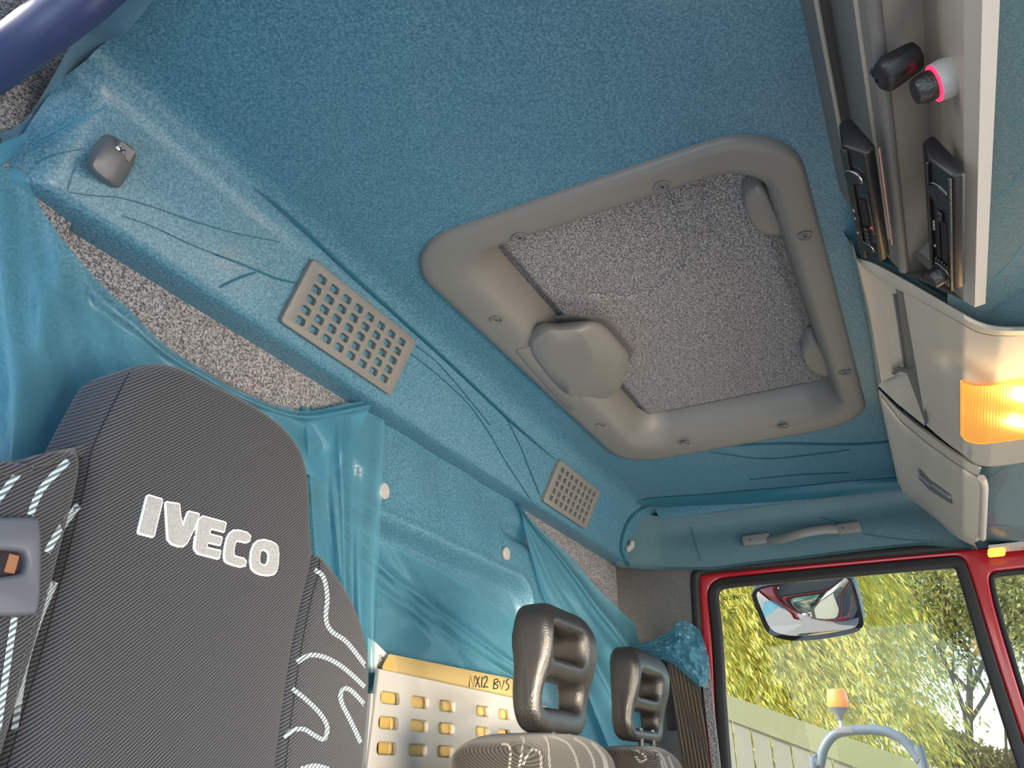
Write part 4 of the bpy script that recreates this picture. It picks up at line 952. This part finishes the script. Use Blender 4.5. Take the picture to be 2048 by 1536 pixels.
# its rolled up corner
b = MB(); ax_ = crom([at(x, y, 1, .635) for x, y in ((-25, 330), (10, 306), (34, 290), (52, 274))], 5); nn_ = len(ax_)
rows = []
for i, p in enumerate(ax_):
    r = .016*(1-.62*i/(nn_-1)); rows.append([p+V(-.45*math.cos(a)*r, -.6*math.cos(a)*r, math.sin(a)*r)*(1+.10*a/6) for a in np.linspace(.3, 6.6, 16)])
b.grid(rows); tag(b.out('rolled_film', M['film'], angle=180), 'rolled-up tail of blue film at the left end of the shelf', 'film')
sheet('loose_film', [(610, 818), (640, 822), (690, 812), (740, 826), (770, 842)], [(636, 1190), (652, 1150), (668, 1160), (690, 1250), (745, 1420)],
      lambda s, t: .668+.004*s, lambda s, t: -.007*math.sin(s*17+2*math.sin(t*3))*(.3+t)-.016*fold(s, .42+.1*t, .07)*min(1, t*3)-.006*fold(t, .2, .06),
      'bunched vertical strip of blue film right beside the driver headrest', M['film_thin'], 50, 60)
sheet('loose_film', [(668, 1020), (720, 1060), (800, 1100), (900, 1150), (985, 1205), (1060, 1260)], [(735, 1300), (790, 1330), (870, 1345), (950, 1362), (1010, 1376), (1070, 1390)],
      lambda s, t: .704-.004*t, lambda s, t: -.011*fold(t, .10+s*.62, .045)-.008*fold(t, .30+s*.60, .05)-.008*fold(s, .30+.35*t, .05)-.006*fold(s, .12+.5*t, .04)-.005*math.sin(s*13+t*11)*t,
      'creased loose film sagging below the rib of the rear wall, above the envelope', M['film_thin'], 90, 60)
sheet('loose_film', [(1040, 1008), (1064, 1040), (1092, 1068), (1140, 1112), (1200, 1182), (1258, 1236), (1312, 1284), (1352, 1306), (1400, 1330)],
      [(1041, 1012), (1052, 1070), (1068, 1130), (1090, 1200), (1130, 1270), (1180, 1400), (1230, 1520), (1270, 1560), (1300, 1580)],
      lambda s, t: .676-.10*max(0, s-.35)*(1-t*.5), lambda s, t: -.012*fold(t, .16+.10*s, .05)-.010*fold(t, .40, .06)*s-.009*fold(t, .62+.1*s, .05)*s-.004*math.sin(t*24+s*6)*s,
      'long triangular flap of blue film falling from the shelf toward the passenger door', M['film'], 80, 60)
# crumpled film tucked round the belt anchor
rows = []
from mathutils import noise as mnoise
U = resample(crom([V(*p) for p in ((1262, 1292), (1302, 1280), (1340, 1262), (1352, 1242), (1380, 1246), (1400, 1262))], 6), 46); L = resample(crom([V(*p) for p in ((1290, 1312), (1320, 1318), (1345, 1328), (1372, 1350), (1398, 1372), (1414, 1372))], 6), 46)
for j in range(40):
    t = j/39; row = []
    for i in range(46):
        q = U[i]*(1-t)+L[i]*t
        if i > 30: q = q+V(10*math.sin(math.pi*t)*(i-30)/15, 0)
        nv = mnoise.noise(Vector((i*.16, j*.16, 3.1)))*.020+abs(mnoise.noise(Vector((i*.33, j*.30, 7.7))))*.018
        row.append(at(q[0], q[1], 0, 1.835-.035*math.sin(math.pi*t)-.03*math.sin(math.pi*i/45)-nv))
    rows.append(row)
b = MB(); b.grid(rows); tag(b.out('crumpled_film', M['film'], angle=22), 'crumpled bunch of blue film around the belt anchor by the passenger door', 'film', 'loose sheets of blue protective film')
# film creases across the taut areas, as thin raised folds of the film itself
tr_c = tree_of(ceiling, wall_upper, header_right)
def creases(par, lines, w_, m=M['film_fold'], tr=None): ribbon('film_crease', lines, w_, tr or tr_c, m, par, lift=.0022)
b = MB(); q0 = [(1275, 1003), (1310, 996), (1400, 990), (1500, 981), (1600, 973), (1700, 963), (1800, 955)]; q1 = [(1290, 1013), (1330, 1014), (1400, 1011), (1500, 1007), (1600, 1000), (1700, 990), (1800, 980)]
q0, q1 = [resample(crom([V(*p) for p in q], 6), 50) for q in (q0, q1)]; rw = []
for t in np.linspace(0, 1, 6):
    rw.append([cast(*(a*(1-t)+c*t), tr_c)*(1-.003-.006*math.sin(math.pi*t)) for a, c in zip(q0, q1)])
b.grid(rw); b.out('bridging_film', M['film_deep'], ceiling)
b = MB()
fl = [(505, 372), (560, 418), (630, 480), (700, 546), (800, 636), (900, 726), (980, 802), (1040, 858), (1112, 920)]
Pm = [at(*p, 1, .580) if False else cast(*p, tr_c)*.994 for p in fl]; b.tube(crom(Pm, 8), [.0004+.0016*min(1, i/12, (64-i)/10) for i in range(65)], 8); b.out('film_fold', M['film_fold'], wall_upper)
creases(wall_upper, [[(62, 298), (130, 258), (218, 212)], [(64, 286), (130, 250), (205, 218)]], 4.0, M['film'])
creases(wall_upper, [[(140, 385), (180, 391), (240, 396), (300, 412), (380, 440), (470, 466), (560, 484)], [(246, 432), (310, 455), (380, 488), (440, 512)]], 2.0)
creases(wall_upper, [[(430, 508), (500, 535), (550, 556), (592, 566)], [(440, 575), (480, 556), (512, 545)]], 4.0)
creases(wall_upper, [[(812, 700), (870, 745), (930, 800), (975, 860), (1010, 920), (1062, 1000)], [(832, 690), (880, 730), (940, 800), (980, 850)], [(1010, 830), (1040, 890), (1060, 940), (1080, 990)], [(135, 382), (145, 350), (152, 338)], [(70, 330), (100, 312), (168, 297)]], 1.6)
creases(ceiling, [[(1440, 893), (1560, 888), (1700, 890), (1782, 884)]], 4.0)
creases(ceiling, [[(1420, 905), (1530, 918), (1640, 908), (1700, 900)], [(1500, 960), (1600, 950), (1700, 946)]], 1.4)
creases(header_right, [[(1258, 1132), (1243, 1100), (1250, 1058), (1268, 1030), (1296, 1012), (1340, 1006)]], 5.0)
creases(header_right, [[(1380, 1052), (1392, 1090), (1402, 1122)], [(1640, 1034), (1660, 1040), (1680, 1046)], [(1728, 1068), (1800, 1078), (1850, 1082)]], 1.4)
creases(wall_front, [[(1983, 560), (2010, 540), (2048, 490), (2070, 460)], [(2020, 250), (2048, 232), (2070, 210)], [(1990, 400), (2020, 375), (2040, 345), (2060, 330)], [(1975, 960), (1990, 950), (2010, 935)], [(1968, 1050), (2010, 1052), (2060, 1054)], [(1976, 970), (1980, 1000), (1978, 1020)]], 2.0, M['film'], tree_of(wall_front))

# ================================================================ passenger seat belt
sbt = thing('seat_belt', 'brown ribbed seat belt hanging on the pillar beside the passenger door', 'seat belt', (1.85, .52, -.4))
L_ = [atX(1338, 1318, 1.845), atX(1352, 1420, 1.845), atX(1364, 1500, 1.845), atX(1372, 1560, 1.845)]; R_ = [atX(1396, 1318, 1.845), atX(1408, 1420, 1.845), atX(1419, 1500, 1.845), atX(1426, 1560, 1.845)]
L_.append(L_[-1]+(L_[-1]-L_[0])*1.5); R_.append(R_[-1]+(R_[-1]-R_[0])*1.5)
L_.insert(0, L_[0]*1.5-L_[1]*.5); R_.insert(0, R_[0]*1.5-R_[1]*.5)
b = MB(); rows = []
for l, r in zip(resample(L_, 30), resample(R_, 30)):
    rows.append([l*(1-t)+r*t+V(-.0016*abs(math.sin(t*math.pi*7))-.012, 0, 0) for t in np.linspace(0, 1, 43)])
b.grid(rows); b.out('belt_webbing', M['webbing'], sbt, solid=.0015, angle=60)
MB().box((1.872, .545, .20), (.03, .05, .20)).out('belt_anchor', M['rubber'], sbt)
o = MB().box((1.898, .478, -.05), (.012, .018, .62)).out('trim_5', M['fabric'], None); structure(o)

# ================================================================ exterior mirror
mn = nrm(V(-.80, .10, -.58)); mp = V(2.26, .27, .405)
mo = [(1504, 1182), (1516, 1172), (1600, 1156), (1680, 1148), (1700, 1151), (1712, 1170), (1729, 1238), (1727, 1256), (1712, 1266), (1650, 1278), (1590, 1283), (1550, 1276), (1530, 1262), (1516, 1228), (1502, 1194)]
Q = [atP(x, y, mp, mn) for x, y in mo]; Q = [V(*p) for p in chaikin(Q, 2)]; c = np.mean(Q, 0)
xm = thing('exterior_mirror', 'black kerb-view mirror hanging outside the passenger window', 'mirror', c)
rows = [[c+(p-c)*s-mn*d for p in Q] for s, d in ((.930, .004), (.945, -.002), (.985, -.003), (1.0, .006), (1.0, .035), (.9, .075), (.6, .10), (.02, .11))]
b = MB(); b.grid(rows, True); b.out('mirror_housing', M['black'], xm, angle=60)
rows = [[c+(p-c)*s*.945+mn*(.040*(1-s*s)-.004) for p in Q] for s in (.02, .15, .3, .45, .6, .75, .9, 1.0)]
b = MB(); b.grid(rows, True); b.f.append(tuple(range(len(Q)))); b.out('mirror_glass', M['mirror'], xm, angle=180)
ta = atP(1575, 1158, mp, mn)-mn*.03
b = MB(); b.tube(crom([ta-mn*.02, ta+V(0, 0, .10)-mn*.02, V(2.10, .28, .68), V(1.95, .28, .70)], 6), .022, 10); b.out('mirror_arm', M['black'], xm)
for x in (1558, 1643):
    p = atP(x, 1166 if x > 1600 else 1176, mp, mn)+mn*.004; MB().lathe(p, mn, [(.004, 0), (.003, .002), (.0001, .0025)], 10).out('mirror_screw', M['chrome'], xm)
# ================================================================ the yard outside
b = MB(); b.add([V(-60, -60, -GZ), V(80, -60, -GZ), V(80, 60, -GZ), V(-60, 60, -GZ)], [(0, 1, 2, 3)])
structure(b.out('ground', M['asphalt'], smooth=False))
# plank fence with a broad cap board
XF = 7.0
fa, fb = atX(1450, 1387, XF), atX(1660, 1462, XF); fd = fb-fa; sl_ = fd[2]/fd[1]
zt_ = lambda y: fa[2]+(y-fa[1])*sl_
fn = thing('garden_fence', 'weathered vertical plank fence with a broad olive cap board beyond the window', 'fence', (XF, .9, -GZ))
y0, y1 = 3.2, -1.6
b = MB(); hcap = .20
b.add([V(XF-.02, y0, zt_(y0)), V(XF-.02, y1, zt_(y1)), V(XF-.02, y1, zt_(y1)-hcap), V(XF-.02, y0, zt_(y0)-hcap), V(XF+.03, y0, zt_(y0)), V(XF+.03, y1, zt_(y1)), V(XF+.03, y1, zt_(y1)-hcap), V(XF+.03, y0, zt_(y0)-hcap)],
      [(0, 1, 2, 3), (4, 7, 6, 5), (0, 4, 5, 1), (3, 2, 6, 7), (0, 3, 7, 4), (1, 5, 6, 2)]); b.out('cap_board', M['cap'], fn, smooth=False)
y = y0; pw = abs(atX(1491, 1500, XF)[1]-atX(1528, 1500, XF)[1])
while y > y1:
    ya, yb_ = y, y-pw+.012; j = random.uniform(-.004, .006); zA, zB = zt_(ya)-hcap+.01, zt_(yb_)-hcap+.01
    b = MB(); b.add([V(XF+.005+j, ya, zA), V(XF+.005+j, yb_, zB), V(XF+.005+j, yb_, -GZ), V(XF+.005+j, ya, -GZ), V(XF+.025+j, ya, zA), V(XF+.025+j, yb_, zB), V(XF+.025+j, yb_, -GZ), V(XF+.025+j, ya, -GZ)],
        [(0, 1, 2, 3), (4, 7, 6, 5), (0, 4, 5, 1), (3, 2, 6, 7), (0, 3, 7, 4), (1, 5, 6, 2)])
    b.out('plank', M['plank'], fn, smooth=False); y -= pw
for z in (-.4, -1.5):
    MB().box((XF+.05, (y0+y1)/2, z), (.04, y0-y1, .09)).out('rail', M['plank'], fn, smooth=False)
# beacon on a tubular hoop with a pane: the top of a parked machine
XM = 4.5
tm = thing('parked_loader', 'curved tubular cab hoop of a parked loader with a glass pane, seen through the window', 'vehicle', (XM, .35, -GZ))
hp = [atX(x, y, XM) for x, y in ((1632, 1580), (1640, 1530), (1648, 1496), (1668, 1470), (1700, 1461), (1750, 1460), (1785, 1468), (1815, 1488), (1838, 1520), (1852, 1556))]
hp = [V(XM, hp[0][1]+.05, -GZ+.4)]+hp+[V(XM, hp[-1][1]-.05, -GZ+.4)]
b = MB(); b.tube(crom(hp, 6), .024, 12); b.out('hoop_tube', mat('slate_blue_tube', (.10, .13, .17, 1), .4), tm)
inn = [atX(x, y, XM+.01) for x, y in ((1648, 1560), (1652, 1520), (1664, 1486), (1700, 1468), (1750, 1467), (1785, 1476), (1812, 1496), (1834, 1540), (1840, 1560))]
slab('pane', [[(p[1], p[2]) for p in inn]], FYZ(XM+.01), .003, M['glass'], tm, smooth=False)
o = MB().box((XM+.6, .33, -1.35), (1.5, .9, .9)).out('loader_body', mat('loader_yellow', (.45, .30, .05, 1), .5), tm); applied(o, bevel=.06)
for yy in (-.2, .86):
    for xx in (XM+.05, XM+1.15): MB().lathe((xx, yy, -GZ+.35), (0, 1, 0), [(.18, -.1), (.35, -.1), (.35, .1), (.18, .1)], 24).out('wheel', M['rubber'], tm)
o = MB().box(atX(1690, 1461, XM), (.05, .085, .03)).out('clamp', M['grey_dark'], tm); applied(o, bevel=.006)
bc = thing('warning_beacon', 'orange warning beacon on a short stem above the tubular hoop', 'beacon', atX(1684, 1457, XM))
p0, p1, p2 = atX(1684, 1458, XM), atX(1677, 1420, XM), atX(1672, 1378, XM)
MB().tube([p0, p0*.3+p1*.7], .011, 10).out('stem', M['silver'], bc)
d_ = nrm(p2-p1); h_ = np.linalg.norm(p2-p1)
MB().lathe(p1, d_, [(.016, -.045), (.022, -.02), (.046, .0), (.052, .012), (.0001, .012)], 20).out('beacon_base', M['grey_dark'], bc)
MB().lathe(p1, d_, [(.048, .012), (.052, .03), (.050, h_*.7), (.042, h_*.95), (.028, h_), (.0001, h_)], 22).out('beacon_lens', M['orange'], bc)
# ---- trees
def leaf_cloud(P, D, ln, wd):
    """P positions, D unit directions (N,3): one small folded diamond per leaf"""
    N = len(P); R = rng.normal(size=(N, 3)); S = np.cross(D, R); S /= np.linalg.norm(S, axis=1)[:, None]+1e-9
    Ln = ln*rng.uniform(.6, 1.3, N)[:, None]; W = wd*rng.uniform(.7, 1.2, N)[:, None]
    Vt = np.stack([P, P+D*Ln*.5+S*W, P+D*Ln, P+D*Ln*.5-S*W], 1).reshape(-1, 3)
    me = bpy.data.meshes.new('leaves'); me.vertices.add(N*4); me.vertices.foreach_set('co', Vt.ravel().astype(np.float32))
    me.loops.add(N*4); me.loops.foreach_set('vertex_index', np.arange(N*4, dtype=np.int32))
    me.polygons.add(N); me.polygons.foreach_set('loop_start', np.arange(0, N*4, 4, dtype=np.int32)); me.polygons.foreach_set('loop_total', np.full(N, 4, np.int32))
    me.update(); me.validate(); return me
wt = thing('weeping_willow', 'yellow-green weeping willow with hanging leaf strands behind the fence', 'tree', (13.2, 1.9, -GZ))
b = MB(); b.tube(crom([V(13.2, 2.6, -GZ), V(13.2, 2.7, 0), V(13.1, 2.6, 2.5), V(13.0, 2.4, 4.4)], 6), [.32-.008*i for i in range(19)], 12)
for a in range(9):
    t = a*.7; b.tube(crom([V(13.05, 2.5, 3.2), V(13.05+1.1*math.cos(t), 2.5+1.4*math.sin(t), 4.6), V(13+2.0*math.cos(t), 2.5+2.8*math.sin(t), 4.4)], 5), [.12-.009*i for i in range(11)], 7)
b.out('trunk', M['bark'], wt)
PP, DD = [], []
for s in range(2300):
    y = rng.uniform(.1, 5.6); x = rng.uniform(10.2, 13.6); ztop = rng.uniform(3.2, 4.9)
    edge = max(0, 1.5-y)                                         # the crown thins out towards the bare tree
    if rng.random() < edge*.75: continue
    ln = rng.uniform(2.6, 5.2)*(1-.25*min(edge, 1)); sl = rng.normal(.33, .10); sx = rng.normal(0, .08)
    n = int(ln*19); t = np.sort(rng.uniform(0, ln, n))
    p = np.stack([x+sx*t+rng.normal(0, .05, n), y-sl*t*.55+rng.normal(0, .055, n), ztop-t*.93], 1)
    d = np.stack([rng.normal(0, .35, n), rng.normal(-.42, .26, n), rng.normal(-1, .2, n)], 1); d /= np.linalg.norm(d, axis=1)[:, None]
    PP.append(p); DD.append(d)
PP = np.concatenate(PP); DD = np.concatenate(DD)
me = leaf_cloud(PP, DD, .125, .0105); link_mesh('foliage', me, M['willow'], wt, smooth=False, kind='stuff')
def bare_tree(name, label, base, top, n_leaf, seed, spread=1.0, group=None):
    r = np.random.default_rng(seed); t = thing(name, label, 'tree', base, group); b = MB(); tips = []
    def grow_(p, d, L, rad, lev):
        pts = [p]; q = p
        for i in range(4):
            d = nrm(d+r.normal(0, .10, 3)+V(0, 0, .04)); q = q+d*L/4; pts.append(q)
        b.tube(pts, [rad*(1-.4*i/4) for i in range(5)], 6 if lev < 2 else 4, caps=False)
        if lev >= 4: tips.extend(pts[1:]); return
        if lev >= 2: tips.extend(pts[2:])
        for k in range(3 if lev else 5):
            a = r.uniform(0, 2*math.pi); s = V(math.cos(a), math.sin(a), 0)*spread*r.uniform(.5, 1.0)
            grow_(pts[2+k % 3], nrm(d*.75+s*.62+V(0, 0, .15)), L*r.uniform(.60, .78), rad*.55, lev+1)
    b.tube([V(*base), V(*base)*.5+V(*top)*.5+V(0, .1, 0), V(*top)], [.13, .11, .09], 9)
    grow_(V(*top), V(0, .06, 1), 1.9, .075, 0)
    b.out('trunk', M['bark'], t)
    T = np.array(tips); k = r.integers(0, len(T), n_leaf); P = T[k]+r.normal(0, .40, (n_leaf, 3)); D = r.normal(0, 1, (n_leaf, 3)); D[:, 2] -= .6; D /= np.linalg.norm(D, axis=1)[:, None]
    link_mesh('foliage', leaf_cloud(P, D, .085, .026), M['ash'], t, smooth=False, kind='stuff'); return t
bare_tree('open_crown_tree', 'half-bare tree with dark branches against the bright sky', (15.5, -.15, -GZ), (15.3, -.10, -.1), 21000, 3, 1.2)
bare_tree('open_crown_tree', 'thin half-bare tree seen through the small front quarter window', (24.0, -2.9, -GZ), (24.0, -2.8, .4), 17000, 5, 1.4)
hg = thing('hedge', 'brown and green hedge at the foot of the half-bare tree', 'hedge', (14, -.8, -GZ))
N = 30000; P = np.stack([rng.uniform(13.9, 15.0, N), rng.uniform(-3.6, .55, N), rng.uniform(-GZ, .72, N)], 1); P[:, 2] += .35*np.sin(P[:, 1]*2.3)*(P[:, 2] > 0)
D = rng.normal(0, 1, (N, 3)); D /= np.linalg.norm(D, axis=1)[:, None]
link_mesh('foliage', leaf_cloud(P, D, .11, .028), M['hedge'], hg, smooth=False, kind='stuff')
b = MB()
for k in range(10): b.tube(crom([V(14+rng.uniform(-.4, .4), -3+k*.42, -GZ), V(14, -3+k*.42+rng.uniform(-.3, .3), -.5), V(14, -3+k*.42+rng.uniform(-.4, .4), .9+rng.uniform(-.3, .5))], 4), .018, 5)
b.out('stems', M['bark'], hg)

# ================================================================ lift everything so that the yard lies at z = 0
for o in bpy.data.objects:
    if o.parent is None and o != cam: o.location.z += GZ
